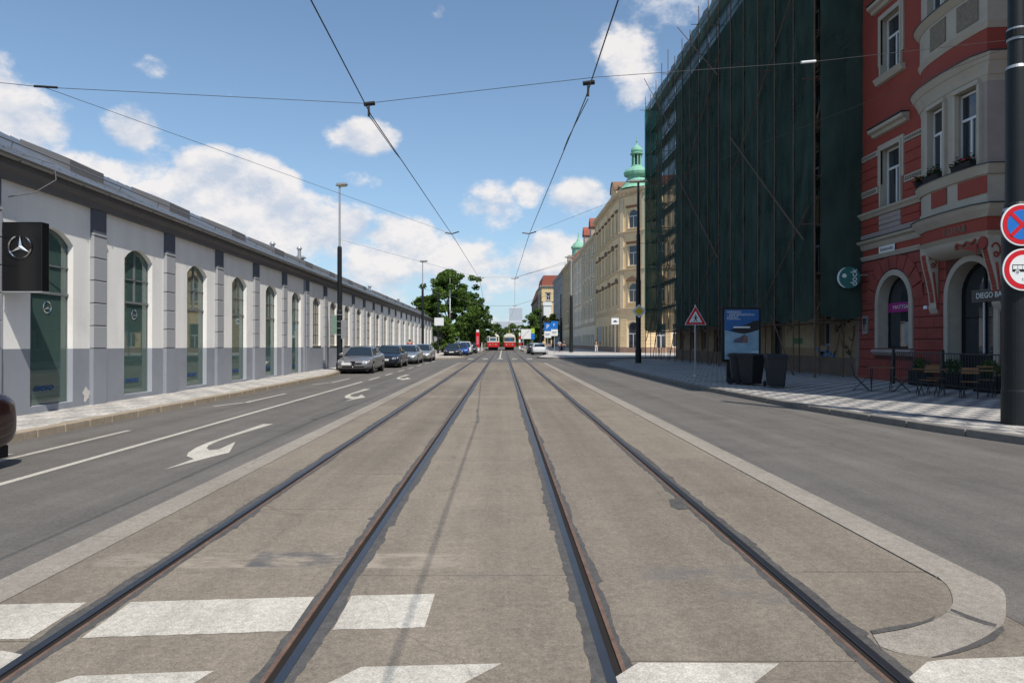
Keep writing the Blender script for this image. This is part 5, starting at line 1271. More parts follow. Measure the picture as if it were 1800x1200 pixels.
# ================================================================== poles, lamps, signs
def lamp_head(t, z, dx, m=None, w=.62):
    MB().prism([(dx - w * .5, z - .02), (dx + w * .5, z + .02), (dx + w * .45, z + .12), (dx - w * .4, z + .10)], 'y', -.15, .15).build('lamp_head', m or M_SBACK, t)
    MB().prism([(dx - w * .32, z - .07), (dx + w * .38, z - .05), (dx + w * .4, z + .0), (dx - w * .36, z - .03)], 'y', -.11, .11).build('lamp_glass', mat('lamp_lens', (.55, .42, .15), rough=.3, var=0), t)
def mast(name, label, x, y, prof, cat='lamp post', group='lamp posts and tram masts along the street'):
    t = thing(name, label, cat, (x, y, .13), 0, group); return t
lp = mast('street_lamp', 'lamp post with dark lower mast behind the first silver car, sign plates on it', -8.85, 37, None)
MB().lathe([(.19, 0), (.19, .35), (.155, .4), (.15, 3.2), (.13, 3.24), (.125, 6.6), (.10, 6.7)], (0, 0, 0), 14).build('mast', M_POLE, lp, smooth=False)
MB().lathe([(.06, 6.7), (.05, 10.0)], (0, 0, 0), 10).build('upper_tube', M_ZINC, lp); lamp_head(lp, 10.0, .12)
mb = MB(); 
for z in (1.9, 2.25, 2.62, 2.98): mb.box(-.42, .42, -.2, -.17, z, z + .025)
mb.build('sign_rails', M_ZINC, lp); MB().box(-.40, -.10, -.22, -.20, 1.95, 2.95).build('sign_plate', mat('plate_greenish', (.16, .24, .2), var=.1), lp); MB().box(.13, .42, -.22, -.2, 1.7, 2.7).build('sign_plate', M_SBACK, lp)
lp = mast('street_lamp', 'second lamp post on the left, standing against the far end of the white hall', -8.7, 74, None)
MB().lathe([(.19, 0), (.16, .4), (.15, 3), (.12, 7.4), (.09, 7.5)], (0, 0, 0), 12).build('mast', M_POLE, lp); MB().lathe([(.06, 7.5), (.05, 10.2)], (0, 0, 0), 8).build('upper_tube', M_ZINC, lp); lamp_head(lp, 10.2, .1, w=.9)
for (lb, px, Y, hz, m_, r) in (('dark tram mast with a white square sign at the hall corner', 770, 88, 7.8, M_POLE, .14), ('slim grey mast in front of the big tree', 791, 104, 11.3, M_ZINC, .08), ('slim light mast among the branches left of the tram stop', 807, 120, 10.6, M_ZINC, .08)):
    x = (px - 884) * Y / 1200; t = mast('tram_mast', lb, x, Y, None, 'mast')
    MB().lathe([(r, 0), (r * .8, hz * .6), (r * .6, hz)], (0, 0, 0), 10).build('mast', m_, t)
    if px == 770: MB().box(-.45, .75, -.2, -.17, 3.6, 4.6).build('sign_plate', M_SWHITE, t)
    else: MB().lathe([(.09, 0), (.09, 3.2)], (0, 0, hz * .55), 8).build('sleeve', M_SWHITE, t)
# right side lamps
lp = mast('street_lamp', 'tall black lamp post with the yellow diamond priority sign at the side street corner', 9.72, 49, None)
MB().lathe([(.22, 0), (.22, 1.0), (.19, 1.05), (.185, 5.9), (.15, 6.0), (.14, 9.2), (.11, 9.3), (.08, 13.0)], (0, 0, 0), 16).build('mast', M_POLE, lp); lamp_head(lp, 13.0, -.12, w=1.5)
dm = MB(); s = .49
dm.prism([(0, 3.72 - s), (s, 3.72), (0, 3.72 + s), (-s, 3.72)], 'y', -.27, -.25); dm.build('sign_border', M_SWHITE, lp, bevel=.004)
s = .31; MB().prism([(0, 3.72 - s), (s, 3.72), (0, 3.72 + s), (-s, 3.72)], 'y', -.278, -.271).build('sign_face', M_YEL, lp)
MB().box(-.04, .04, -.25, -.13, 3.5, 3.9).build('bracket', M_ZINC, lp)
for (lb, px, Y, hz, hd) in (('tall dark lamp post with bright top in front of the cream street building', 1004, 98, 13.6, True), ('dark tram mast beside the blue parking signs, shorter than the lamp behind it', 986, 116, 9.6, False),
                            ('thin dark mast before the yellow end building', 951, 150, 11.5, False)):
    x = (px - 884) * Y / 1200; t = mast('street_lamp' if hd else 'tram_mast', lb, x, Y, None, 'lamp post' if hd else 'mast')
    MB().lathe([(.3, 0), (.27, 1.5), (.22, hz * .58), (.15, hz * .6)], (0, 0, 0), 12).build('mast', M_POLE, t); MB().lathe([(.12, hz * .6), (.09, hz)], (0, 0, 0), 8).build('upper_tube', M_ZINC if hd else M_POLE, t)
    if hd: lamp_head(t, hz, -.3, w=1.4)
# big post in front of the red building
pt_ = thing('tram_mast', 'thick dark mast close by on the right pavement carrying two round road signs', 'mast', (9.63, 12.8, .13))
MB().lathe([(.245, 0), (.245, .62), (.235, .66), (.232, 3.95), (.20, 4.0)], (0, 0, 0), 28).build('mast', M_POLE, pt_)
MB().lathe([(.205, 3.95), (.20, 4.1), (.18, 4.14), (.175, 6.62), (.15, 6.66)], (0, 0, 0), 28).build('upper_mast', M_POLE, pt_); MB().lathe([(.152, 6.6), (.14, 6.72), (.135, 10.1)], (0, 0, 0), 24).build('top_mast', M_POLE, pt_)
for z, r in ((3.985, .232), (6.64, .178)): MB().lathe([(r * 1.005, z), (r * .90, z + .06)], (0, 0, 0), 28).build('collar', M_ZINC, pt_)
for z in (7.17, 7.34): MB().lathe([(.155, z), (.155, z + .06)], (0, 0, 0), 20).build('clamp', M_ZINC, pt_)
MB().lathe([(.175, 7.22), (.175, 7.36)], (0, 0, 0), 20).build('insulator_band', M_BLACKM, pt_)
MB().box(-.03, .09, -.25, -.236, 2.18, 2.23).build('sticker', M_SWHITE, pt_)
def round_sign(name, label, x, y, z, grp):
    t = thing(name, label, 'road sign', (x, y, z), 0, grp)
    MB().lathe([(.385, .012), (.385, -.008)], (0, 0, 0), 48, 'y').build('rim', M_SWHITE, t); 
    MB().box(-.05, .05, .012, .09, -.25, .25).build('bracket', M_ZINC, t); return t
ns = round_sign('no_stopping_sign', 'round blue sign with red ring and red cross, upper one on the thick mast', 9.50, 12.5, 3.815, 'round signs on the thick mast')
MB().lathe([(.358, -.009), (.358, -.013)], (0, 0, 0), 48, 'y').build('red_ring', M_RED, ns); MB().lathe([(.275, -.0132), (.275, -.0165)], (0, 0, 0), 48, 'y').build('blue_disc', M_BLUE, ns)
for a in (45, -45): MB().box(-.285, .285, -.0205 - (.001 if a > 0 else 0), -.0168, -.036, .036).build('red_bar', M_RED, ns, rot=(0, R(a), 0))
nb_ = round_sign('no_bus_sign', 'round white sign with red ring and black bus, lower one on the thick mast', 9.53, 12.5, 2.995, 'round signs on the thick mast')
MB().lathe([(.358, -.009), (.358, -.013)], (0, 0, 0), 48, 'y').build('red_ring', M_RED, nb_); MB().lathe([(.268, -.0132), (.268, -.0165)], (0, 0, 0), 48, 'y').build('white_disc', M_SWHITE, nb_)
bz = MB(); y_, y2 = -.0175, -.0168
for a in ((-.215, .215, .075, .09), (-.215, .215, -.045, .005), (-.215, -.20, -.03, .08), (.20, .215, -.03, .08)): bz.box(a[0], a[1], y_, y2, a[2], a[3])
for x in (-.115, -.03, .055, .14): bz.box(x - .004, x + .004, y_, y2, 0, .08)
bz.build('bus_symbol', M_BLACKM, nb_)
for x in (-.12, .12): MB().lathe([(.045, -.0178), (.045, -.019)], (x, 0, -.05), 16, 'y').build('bus_wheel', M_SWHITE, nb_); MB().lathe([(.030, -.0192), (.030, -.020)], (x, 0, -.05), 16, 'y').build('bus_tyre', M_SBACK, nb_)
text('7,5 t', .07, nb_, (.02, -.019, -.19), (PI / 2, 0, 0), M_BLACKM, .001)
# pedestrian crossing warning sign
tw = thing('crossing_sign', 'red triangular pedestrian crossing warning sign on a thin grey post', 'road sign', (8.63, 30.6, .13))
MB().tube([(0, .04, 0), (0, .04, 3.2)], .035, 8).build('post', M_ZINC, tw); MB().lathe([(.12, 0), (.08, .06)], (0, .04, 0), 8).build('base', M_ZINC, tw)
def tri(r, z0): return [(-r, z0), (r, z0), (0, z0 + r * 1.732)]
c0 = 2.27
def rtri(r, zc, c):
    P = []; V = [(0, zc + 2 * r / 1.732), (-r, zc - r / 1.732), (r, zc - r / 1.732)]
    for i in range(3):
        a = math.atan2(V[i][1] - zc, V[i][0])
        for d in (-.9, -.3, .3, .9): P.append((V[i][0] - math.cos(a) * c * 2 + c * math.cos(a + d), V[i][1] - math.sin(a) * c * 2 + c * math.sin(a + d)))
    return P
zc = 2.58
MB().prism(rtri(.50, zc, .03), 'y', -.012, 0).build('rim', M_SWHITE, tw); MB().prism(rtri(.465, zc, .03), 'y', -.018, -.0125).build('red_triangle', M_RED, tw)
MB().prism(rtri(.30, zc - .01, .015), 'y', -.024, -.0185).build('white_triangle', M_SWHITE, tw)
pd = MB(); yy = (-.029, -.0245)
pd.lathe([(.032, yy[0]), (.032, yy[1])], (0, 0, zc + .145), 10, 'y')
for P in ([(-.035, zc - .02), (.035, zc - .02), (.045, zc + .10), (-.03, zc + .10)], [(-.02, zc - .01), (.02, zc - .01), (-.05, zc - .13), (-.085, zc - .13)], [(-.01, zc - .01), (.035, zc - .01), (.085, zc - .12), (.05, zc - .13)], [(-.03, zc + .09), (-.02, zc + .07), (-.09, zc + .0), (-.1, zc + .02)], [(.04, zc + .09), (.03, zc + .06), (.09, zc + .01), (.10, zc + .03)]): pd.prism(P, 'y', *yy)
for x in (-.17, -.10, -.03, .04, .11, .18): pd.prism([(x - .02, zc - .165), (x + .015, zc - .165), (x + .01, zc - .135), (x - .012, zc - .135)], 'y', *yy)
pd.build('walking_figure', M_BLACKM, tw)
# parking signs
for i, (x, z) in enumerate(((5.55, 0), (6.45, .25))):
    t = thing('parking_sign', ('blue parking sign with letter P above a white panel, left of the pair', 'blue parking sign above a white panel, right of the pair, set slightly higher')[i], 'road sign', (x, 84.5 + i, .13), 0, 'blue and white parking signs')
    MB().tube([(0, .05, 0), (0, .05, 2.6)], .04, 6).build('post', M_ZINC, t); MB().box(-.42, .42, -.02, .0, 2.85 + z, 3.85 + z).build('blue_plate', M_BLUE, t); MB().box(-.42, .42, -.02, 0, 2.0 + z, 2.82 + z).build('white_plate', M_SWHITE, t)
    text('P', .75 if i == 0 else .45, t, (0 if i == 0 else -.05, -.025, 3.35 + z), (PI / 2, 0, 0), M_SWHITE, .004)
    MB().box(-.3, .3, -.028, -.022, 2.45 + z, 2.5 + z).build('text_line', M_BLACKM, t); MB().box(-.3, .2, -.028, -.022, 2.3 + z, 2.35 + z).build('text_line', M_BLACKM, t)
t = thing('information_board', 'white map board with green strip above the cars beside the tram stop', 'board', (4.1, 112, .1)); MB().box(-1.1, .5, -.05, 0, 2.0, 3.6).build('map_panel', M_SWHITE, t); MB().box(.5, 1.1, -.05, 0, 2.9, 3.75).build('green_panel', mat('board_green', (.35, .5, .05)), t); MB().box(.5, 1.1, -.05, 0, 1.9, 2.88).build('blue_panel', M_BLUE, t)
MB().tube([(-.7, .05, 0), (-.7, .05, 3)], .05, 6).build('post', M_ZINC, t); MB().tube([(.7, .05, 0), (.7, .05, 3)], .05, 6).build('post', M_ZINC, t); MB().tube([(-.9, -.055, 2.2), (-.3, -.055, 2.9), (.3, -.055, 3.4)], .02, 4).build('map_line', M_BLACKM, t)
t = thing('direction_sign', 'small pale road sign on a thin post before the yellow corner building', 'road sign', (15.2, 92.5, .1)); MB().tube([(0, 0, 0), (0, 0, 5.0)], .05, 6).build('post', M_ZINC, t); MB().box(-.5, .5, -.06, -.03, 3.9, 4.75).build('sign_plate', M_SWHITE, t); MB().prism([(-.3, 4.2), (.3, 4.2), (.3, 4.3), (0, 4.45), (-.2, 4.35)], 'y', -.07, -.062).build('symbol', M_BLACKM, t)
t = thing('stop_column', 'red tram stop column with pale top left of the trams', 'stop column', (-4.0, 108.5, .2)); MB().box(-.3, .3, -.2, .2, .5, 2.9).build('column', M_RED, t, bevel=.03); MB().box(-.22, .22, -.15, .15, 2.95, 3.35).build('top_box', M_SWHITE, t); MB().box(-.26, .26, -.17, .17, 0, .5).build('foot', M_SWHITE, t); MB().box(-.18, .18, -.215, -.2, 1.0, 2.3).build('poster', mat('poster_pink', (.6, .15, .18)), t)
for i, x in enumerate((2.75, 3.3)):
    t = thing('stop_post', ('slim red and white tram stop post nearest the right tram', 'red and white tram stop post with round cream top')[i], 'stop post', (x, 112 + i, .2), 0, 'tram stop posts')
    for k in range(5): MB().box(-.14, .14, -.08, .08, .2 + .55 * k, .73 + .55 * k).build('panel', (M_SWHITE, M_RED)[k % 2], t)
    MB().lathe([(.1, 2.95), (.26, 3.1), (.26, 3.4), (.1, 3.5)] if i else [(.05, 2.95), (.05, 3.0)], (0, 0, 0), 10).build('top', M_CREAM, t); MB().tube([(0, 0, 0), (0, 0, 3)], .05, 6).build('post', M_ZINC, t)
t = thing('platform_post', 'thin white post on the left tram platform', 'post', (-3.4, 110, .2)); MB().lathe([(.09, 0), (.09, 1.3)], (0, 0, 0), 8).build('post_body', M_SWHITE, t); MB().lathe([(.1, 1.1), (.1, 1.2)], (0, 0, 0), 8).build('band', M_RED, t)

# citylight poster
cl = thing('poster_lightbox', 'backlit style poster case with blue and snowy advertising behind the wheelie bins', 'poster case', (9.06, 26.0, .13), R(3))
MB().box(-.75, .75, -.08, .10, .78, 2.84).build('case', M_BLACKM, cl, bevel=.02); MB().box(-.55, .55, -.03, .06, 0, .78).build('foot', M_DARK, cl)
M_PB = mat('poster_blue', (.03, .12, .32), rough=.35, var=.15, scale=1.2); M_PS = mat('poster_snow', (.24, .37, .46), rough=.35, var=.35, scale=2.5); M_PD = mat('poster_hill', (.03, .03, .035), rough=.4, var=.2)
MB().box(-.66, .66, -.09, -.081, .87, 2.76).build('poster_ground', M_PS, cl)
MB().prism([(-.655, 1.98), (-.3, 1.9), (.0, 1.86), (.3, 1.9), (.655, 2.0), (.655, 2.755), (-.655, 2.755)], 'y', -.094, -.0905).build('poster_sky', M_PB, cl)
MB().prism([(-.45, 1.98), (-.2, 2.08), (.25, 2.22), (.45, 2.33), (.655, 2.35), (.655, 1.99), (.35, 1.9), (.1, 1.84), (-.2, 1.88)], 'y', -.097, -.0945).build('poster_mountain', M_PD, cl)
MB().box(-.32, .32, -.1, -.0975, 2.06, 2.12).build('poster_bar', M_SWHITE, cl); MB().prism([(-.32, 1.5), (.25, 1.5), (.22, 1.72), (.1, 1.82), (-.05, 1.72), (-.3, 1.62)], 'y', -.097, -.0945).build('poster_photo', mat('poster_photo', (.11, .11, .15), var=.4, scale=6), cl)
MB().prism([(.06, 1.5), (.23, 1.5), (.22, 1.74), (.15, 1.8), (.06, 1.7)], 'y', -.1, -.0975).build('poster_portrait', mat('poster_portrait', (.25, .13, .10), var=.5, scale=9), cl)
MB().prism([(.15, .88), (.655, .88), (.655, 1.2), (.4, 1.18), (.2, 1.05)], 'y', -.097, -.0945).build('poster_badge', mat('poster_badge', (.45, .55, .62)), cl); MB().box(.52, .56, -.1, -.0975, 1.0, 1.12).build('poster_mark', M_PB, cl)
for i, (s_, z) in enumerate((('MAĎARSKO', 2.66), ('– ZEMĚ JEDINEČNÝCH', 2.56), ('ZÁŽITKŮ', 2.46))): text(s_, .105, cl, (-.58, -.1, z), (PI / 2, 0, 0), M_SWHITE, .001, align='LEFT')
MB().box(-.58, -.05, -.0985, -.0945, 2.385, 2.40).build('text_line', M_SWHITE, cl)

# wheelie bins
def bin_(label, x, y, rz, m):
    t = thing('wheelie_bin', label, 'bin', (x, y, .13), rz, 'black wheelie bins')
    b = MB(); a = [(-.25, -.28, .06), (.25, -.28, .06), (.25, .24, .06), (-.25, .24, .06), (-.31, -.38, 1.02), (.31, -.38, 1.02), (.31, .34, 1.02), (-.31, .34, 1.02)]
    b.add(a, [(0, 3, 2, 1), (4, 5, 6, 7), (0, 1, 5, 4), (1, 2, 6, 5), (2, 3, 7, 6), (3, 0, 4, 7)]); b.build('body', m, t, bevel=.03)
    MB().box(-.335, .335, -.41, .37, .97, 1.03).build('rim', m, t, bevel=.012)
    MB().prism([(-.43, 1.035), (.40, 1.035), (.40, 1.10), (.2, 1.135), (-.3, 1.11), (-.43, 1.07)], 'x', -.33, .33).build('lid', m, t, bevel=.012)
    MB().tube([(-.3, .44, 1.03), (.3, .44, 1.03)], .018, 6).build('handle', m, t)
    for sx in (-1, 1): MB().lathe([(.10, -.035), (.115, 0), (.10, .035)], (sx * .30, .32, .115), 14, 'x').build('wheel', M_TYRE, t)
    return t
M_BIN = mat('bin_plastic', (.018, .019, .022), rough=.55, var=.15, scale=4, spec=.4)
b1 = bin_('black wheelie bin with white label, standing just before the poster case', 8.82, 24.3, R(28), M_BIN)
MB().box(-.20, -.06, -.365, -.352, .52, .80).build('label', M_SWHITE, b1, rot=(R(-6), 0, 0)); 
bin_('black wheelie bin without a label, nearest the kerb', 9.15, 22.9, R(-12), M_BIN)
bin_('third dark bin half hidden behind the labelled bin', 8.62, 24.9, R(75), M_BIN)

# ================================================================== cafe furniture
def chair(label, x, y, rz):
    t = thing('folding_chair', label, 'chair', (x, y, .13), rz, 'folding cafe chairs')
    for sx in (-.2, .2):
        MB().tube([(sx, -.22, 0), (sx, .20, .45), (sx, .30, .86)], .012, 6).build('leg', M_DARK, t); MB().tube([(sx * .9, .24, 0), (sx * .9, -.18, .45)], .012, 6).build('leg', M_DARK, t)
    for k in range(5): MB().box(-.2, .2, -.19 + k * .078, -.13 + k * .078, .445, .46).build('seat_slat', M_WOOD, t)
    for z in (.68, .79): MB().box(-.2, .2, .27, .285, z, z + .055).build('back_slat', M_WOOD, t)
    return t
def table(label, x, y, rz, w=.6):
    t = thing('cafe_table', label, 'table', (x, y, .13), rz, 'cafe tables')
    for k in range(7): MB().box(-w / 2, w / 2, -.3 + k * .087, -.225 + k * .087, .73, .748).build('top_slat', M_WOOD, t)
    for sx in (-1, 1):
        MB().tube([(sx * w * .4, -.25, 0), (sx * w * .4, .25, .72)], .013, 6).build('leg', M_DARK, t); MB().tube([(sx * w * .36, .25, 0), (sx * w * .36, -.25, .72)], .013, 6).build('leg', M_DARK, t)
    return t
chair('dark folding chair at the far end of the cafe terrace', 11.35, 21.6, R(60)); chair('folding chair facing it across the first small table', 12.2, 20.9, R(-120)); 
table('small slatted folding table at the far end of the terrace', 11.8, 21.3, R(-25), .7)
table('slatted table in front of the arched red window', 12.5, 20.0, R(-20), .8); chair('folding chair on the wall side of the middle table', 13.0, 20.5, R(-20)); chair('folding chair on the street side of the middle table', 12.1, 19.4, R(165))
table('slatted table in front of the dark doorway', 13.2, 19.0, R(-25), .8); chair('folding chair between the middle and the near table', 12.7, 18.6, R(150)); chair('folding chair nearest the doorway', 13.8, 19.5, R(-30)); chair('folding chair half hidden behind the thick mast', 13.6, 18.2, R(160)); table('slatted table nearest the thick mast', 14.1, 18.3, R(-15), .8)
fc = thing('terrace_railing', 'black iron railing with planters along the cafe wall', 'railing', (14.3, 25.0, .13), -PI / 2)
mb = MB(); mb.box(0, 5.6, -.02, .02, 1.14, 1.18); mb.box(0, 5.6, -.015, .015, .12, .15); mb.build('rail', M_DARK, fc)
bar = MB().tube([(0, 0, .13), (0, 0, 1.15)], .010, 5).mesh('bar', M_DARK)
for k in range(44): link('bar', bar, fc, (.13 * k, 0, 0))
for x in (0, 2.8, 5.6): MB().box(x - .04, x + .04, -.04, .04, 0, 1.28).build('post', M_DARK, fc, bevel=.004)
for i, x in enumerate((.9, 2.6, 4.3)):
    t = thing('planter', ('black planter with dark foliage at the far end of the railing', 'black planter with dark foliage at the middle of the railing', 'black planter with dark foliage near the doorway')[i], 'planter', (14.75, 25.0 - x, .13), -PI / 2, 'planters along the railing')
    MB().box(-.5, .5, -.15, .15, 0, .5).build('box', M_BLACKM, t, bevel=.01); v, f = [], []; leaf_cloud(v, f, (0, 0, .72), (.5, .2, .28), 420, .05, random.Random(i)); tag(MB().add(v, f).build('leaves', LF3, t, fix=False), kind='stuff')

# ================================================================== overhead wires
def wire(name, label, pts, r, cat='overhead wire', grp='overhead wires of the tram line', extra=None, sag=.0):
    P = []
    for a, b in zip(pts[:-1], pts[1:]):
        n = 10 if sag else 1
        for k in range(n):
            t = k / n; q = Vector(a).lerp(Vector(b), t); q.z -= sag * 4 * t * (1 - t); P.append(q)
    P.append(Vector(pts[-1])); o = MB().tube(P, r, 6).build(name, M_WIRE, None); return tag(o, label, cat, grp)
def fit(root, p, m=M_WIRE, s=.05): MB().tube([(p[0], p[1], p[2] - s), (p[0], p[1], p[2] + s)], .03, 6).build('clamp', m, root)
wl = wire('contact_wire', 'overhead contact wire above the left track', [(-1.9, -6, 5.55), (-2.2, 11.4, 5.45), (-1.82, 24.4, 5.5), (-1.42, 42, 5.5), (-2.0, 75, 5.5), (-1.6, 150, 5.5)], .0095)
wr = wire('contact_wire', 'overhead contact wire above the right track', [(1.25, -6, 5.5), (1.30, 10.7, 5.5), (.94, 24.4, 5.5), (.74, 42, 5.5), (1.3, 75, 5.5), (1.1, 150, 5.5)], .0095)
s1 = wire('span_wire', 'thin span wire from the thick mast over both tracks to the hall wall', [(9.45, 12.8, 7.32), (5.2, 11.6, 6.42), (1.45, 10.6, 5.78), (-2.25, 11.2, 5.58), (-6.72, 10.0, 5.40), (-10.0, 9.2, 5.50)], .0045)
for p in ((1.33, 10.65, 5.62), (-2.22, 11.3, 5.52)): MB().tube([(p[0], p[1], p[2] - .12), (p[0], p[1], p[2] + .12)], .02, 6).build('hanger', M_WIRE, s1); MB().tube([(p[0] - .08, p[1], p[2] + .08), (p[0] + .1, p[1], p[2] + .1)], .035, 6).build('insulator', M_BLACKM, s1)
MB().tube([(-6.55, 10.04, 5.41), (-6.85, 9.97, 5.405)], .018, 8).build('insulator', M_BLACKM, s1); MB().tube([(-7.6, 9.8, 5.42), (-7.85, 9.75, 5.43)], .016, 8).build('insulator', M_BLACKM, s1)
MB().tube([(5.05, 11.56, 6.40), (5.33, 11.64, 6.455)], .022, 8).build('insulator', M_SWHITE, s1)
wire('pull_off_wire', 'slanting wire from the hall side to the left contact wire', [(-6.72, 10.0, 5.40), (-1.82, 24.4, 5.52)], .004)
wire('pull_off_wire', 'slanting wire from the thick mast to the right contact wire', [(9.48, 12.8, 7.20), (.94, 24.4, 5.52)], .004)
q1 = wire('bridle_wire', 'short bridle of wire hanging beside the left contact wire', [(-2.22, 11.3, 5.42), (-2.12, 13.5, 5.40), (-2.11, 14.3, 5.46)], .008, sag=.0)
q2 = wire('bridle_wire', 'short bridle of wire hanging beside the right contact wire', [(1.36, 10.9, 5.55), (1.22, 12.8, 5.48), (1.21, 13.6, 5.49)], .008)
for yy, xx in ((24.4, (-1.82, .94)), (42, (-1.42, .74)), (75, (-2.0, 1.3))):
    for x, sd in zip(xx, (-1, 1)):
        wire('pull_off_bracket', {24.4: 'first', 42: 'second', 75: 'third'}[yy] + ' small pull off fitting seen along the ' + ('left' if sd < 0 else 'right') + ' contact wire', [(x - .25, yy, 5.56), (x, yy + .02, 5.53), (x + .25, yy, 5.60)], .022, 'wire fitting', 'pull off fittings')
wire('span_wire', 'thin span wire between the lamp by the silver car and the diamond sign post', [(-8.85, 37, 7.2), (-1.5, 42, 5.62), (.74, 42, 5.62), (9.72, 49, 8.6)], .006)
wire('span_wire', 'far span wire over the street near the stop', [(-8.7, 74, 7.4), (-2.0, 75, 5.6), (1.3, 75, 5.6), (8.0, 98, 8.8)], .014)
wire('pull_off_wire', 'slanting far wire rising towards the yellow corner building', [(.74, 42, 5.6), (16.3, 100, 15.5)], .012)

# ================================================================== cars
def car(label, x, y, heading, paint_, kind='sedan', grille=None, z=0.0, L_=4.6, tail=False, plate=True):
    t = thing('parked_car', label, 'car', (x, y, z), heading, 'cars along the street')
    k = L_ / 4.66; H = {'sedan': 1.42, 'hatch': 1.46, 'suv': 1.66}[kind]; up = H / 1.42
    st = [(-2.34, .70, .40, .62), (-2.29, .80, .33, .88), (-2.15, .86, .28, .98), (-1.85, .885, .24, 1.02), (-1.2, .90, .21, .99), (-.4, .905, .20, .95), (.5, .905, .20, .93), (1.0, .90, .20, .92),
          (1.5, .895, .21, .86), (1.95, .88, .22, .79), (2.18, .83, .25, .72), (2.30, .74, .29, .64), (2.36, .60, .36, .54)]
    vs, fs = [], []; rings = []
    for (yy, hw, zl, zt_) in st:
        zt2 = zt_ * (1 + (up - 1) * .7); zm = zl + (zt2 - zl) * .5
        sec = [(-hw * .82, zl), (-hw * .97, zl + .1), (-hw, zm), (-hw * .985, zm + (zt2 - zm) * .55), (-hw * .90, zt2 - .02), (-hw * .45, zt2 + .015), (0, zt2 + .022), (hw * .45, zt2 + .015), (hw * .90, zt2 - .02), (hw * .985, zm + (zt2 - zm) * .55), (hw, zm), (hw * .97, zl + .1), (hw * .82, zl)]
        cs = []; m_ = len(sec)   # smooth the section through its points
        for q in range(m_ - 1):
            p0, p1, p2, p3 = [Vector(sec[min(max(e, 0), m_ - 1)]) for e in (q - 1, q, q + 1, q + 2)]
            for tt in (0, .5): cs.append(.5 * ((2 * p1) + (-p0 + p2) * tt + (2 * p0 - 5 * p1 + 4 * p2 - p3) * tt * tt + (-p0 + 3 * p1 - 3 * p2 + p3) * tt ** 3))
        cs.append(Vector(sec[-1])); rings.append([(p[0], yy * k, p[1]) for p in cs])
    dense = []
    for q in range(len(rings) - 1):
        rr_ = [rings[min(max(e, 0), len(rings) - 1)] for e in (q - 1, q, q + 1, q + 2)]
        for tt in (0, .33, .66):
            row = []
            for p0, p1, p2, p3 in zip(*rr_):
                p0, p1, p2, p3 = Vector(p0), Vector(p1), Vector(p2), Vector(p3); row.append(tuple(.5 * ((2 * p1) + (-p0 + p2) * tt + (2 * p0 - 5 * p1 + 4 * p2 - p3) * tt * tt + (-p0 + 3 * p1 - 3 * p2 + p3) * tt ** 3)))
            dense.append(row)
    dense.append(rings[-1]); rings = dense
    n = len(rings[0]); vs = [p for r_ in rings for p in r_]
    for i in range(len(rings) - 1):
        for j in range(n): fs.append((i * n + j, i * n + (j + 1) % n, (i + 1) * n + (j + 1) % n, (i + 1) * n + j))
    fs += [tuple(range(n)), tuple(range((len(rings) - 1) * n, len(rings) * n))]
    MB().add(vs, fs).build('body', paint_, t, smooth=True)
    # greenhouse
    if kind == 'sedan': gs_ = [(-1.78, 1.0, .70, .78), (-1.15, 1.33, .60, .80), (-.5, 1.415, .60, .815), (.1, 1.41, .60, .815), (.45, 1.34, .61, .81), (1.15, .93, .68, .78)]
    elif kind == 'hatch': gs_ = [(-2.2, 1.0, .66, .76), (-1.95, 1.30, .60, .78), (-1.3, 1.40, .60, .80), (.05, 1.415, .60, .815), (.45, 1.34, .61, .81), (1.2, .93, .68, .78)]
    else: gs_ = [(-2.25, 1.0, .68, .78), (-2.1, 1.32, .62, .79), (-1.5, 1.41, .62, .81), (.1, 1.415, .62, .815), (.5, 1.32, .63, .81), (1.15, .93, .70, .78)]
    rg = []; zb = .90
    for (yy, zt_, wt, wb) in gs_:
        a = zt_ * up; rg.append([(-wb, yy * k, zb * up), (-wb + (wb - wt) * .75, yy * k, zb * up + (a - zb * up) * .8), (-wt * .93, yy * k, a), (0, yy * k, a + .02), (wt * .93, yy * k, a), (wb - (wb - wt) * .75, yy * k, zb * up + (a - zb * up) * .8), (wb, yy * k, zb * up)])
    n = 7; vs = [p for r_ in rg for p in r_]; fs = [(i * n + j, i * n + j + 1, (i + 1) * n + j + 1, (i + 1) * n + j) for i in range(len(rg) - 1) for j in range(n - 1)] + [tuple(range(n)), tuple(range((len(rg) - 1) * n, len(rg) * n))]
    MB().add(vs, fs).build('glasshouse', M_CARGL, t, smooth=False)
    mb = MB(); rr = rg[1:-1]
    top_ = [[(p[0] * 1.02, p[1], p[2] + .012) for p in r_[2:5]] for r_ in rr]
    for a, b in zip(top_[:-1], top_[1:]):
        for j in range(2): mb.quad(a[j], a[j + 1], b[j + 1], b[j])
    mb.build('roof', paint_, t, smooth=True)
    mb = MB(); e = .022
    for sx in (0, 6):
        s2 = 1 if sx == 0 else 5; s3 = 2 if sx == 0 else 4
        for i in (0, 1, 3 if kind != 'sedan' else 2, 5):
            if i in (0, 5): 
                j = 1 if i == 0 else 4
                mb.tube([rg[i][sx], rg[j][s3]], .028, 5)
            else: mb.tube([rg[i][sx], rg[i][s2], rg[i][s3]], .026, 5)
        mb.tube([rg[q][sx] for q in range(6)], .014, 5); mb.tube([rg[q][s3] for q in range(1, 5)], .024, 5)
    mb.build('pillars', paint_, t)
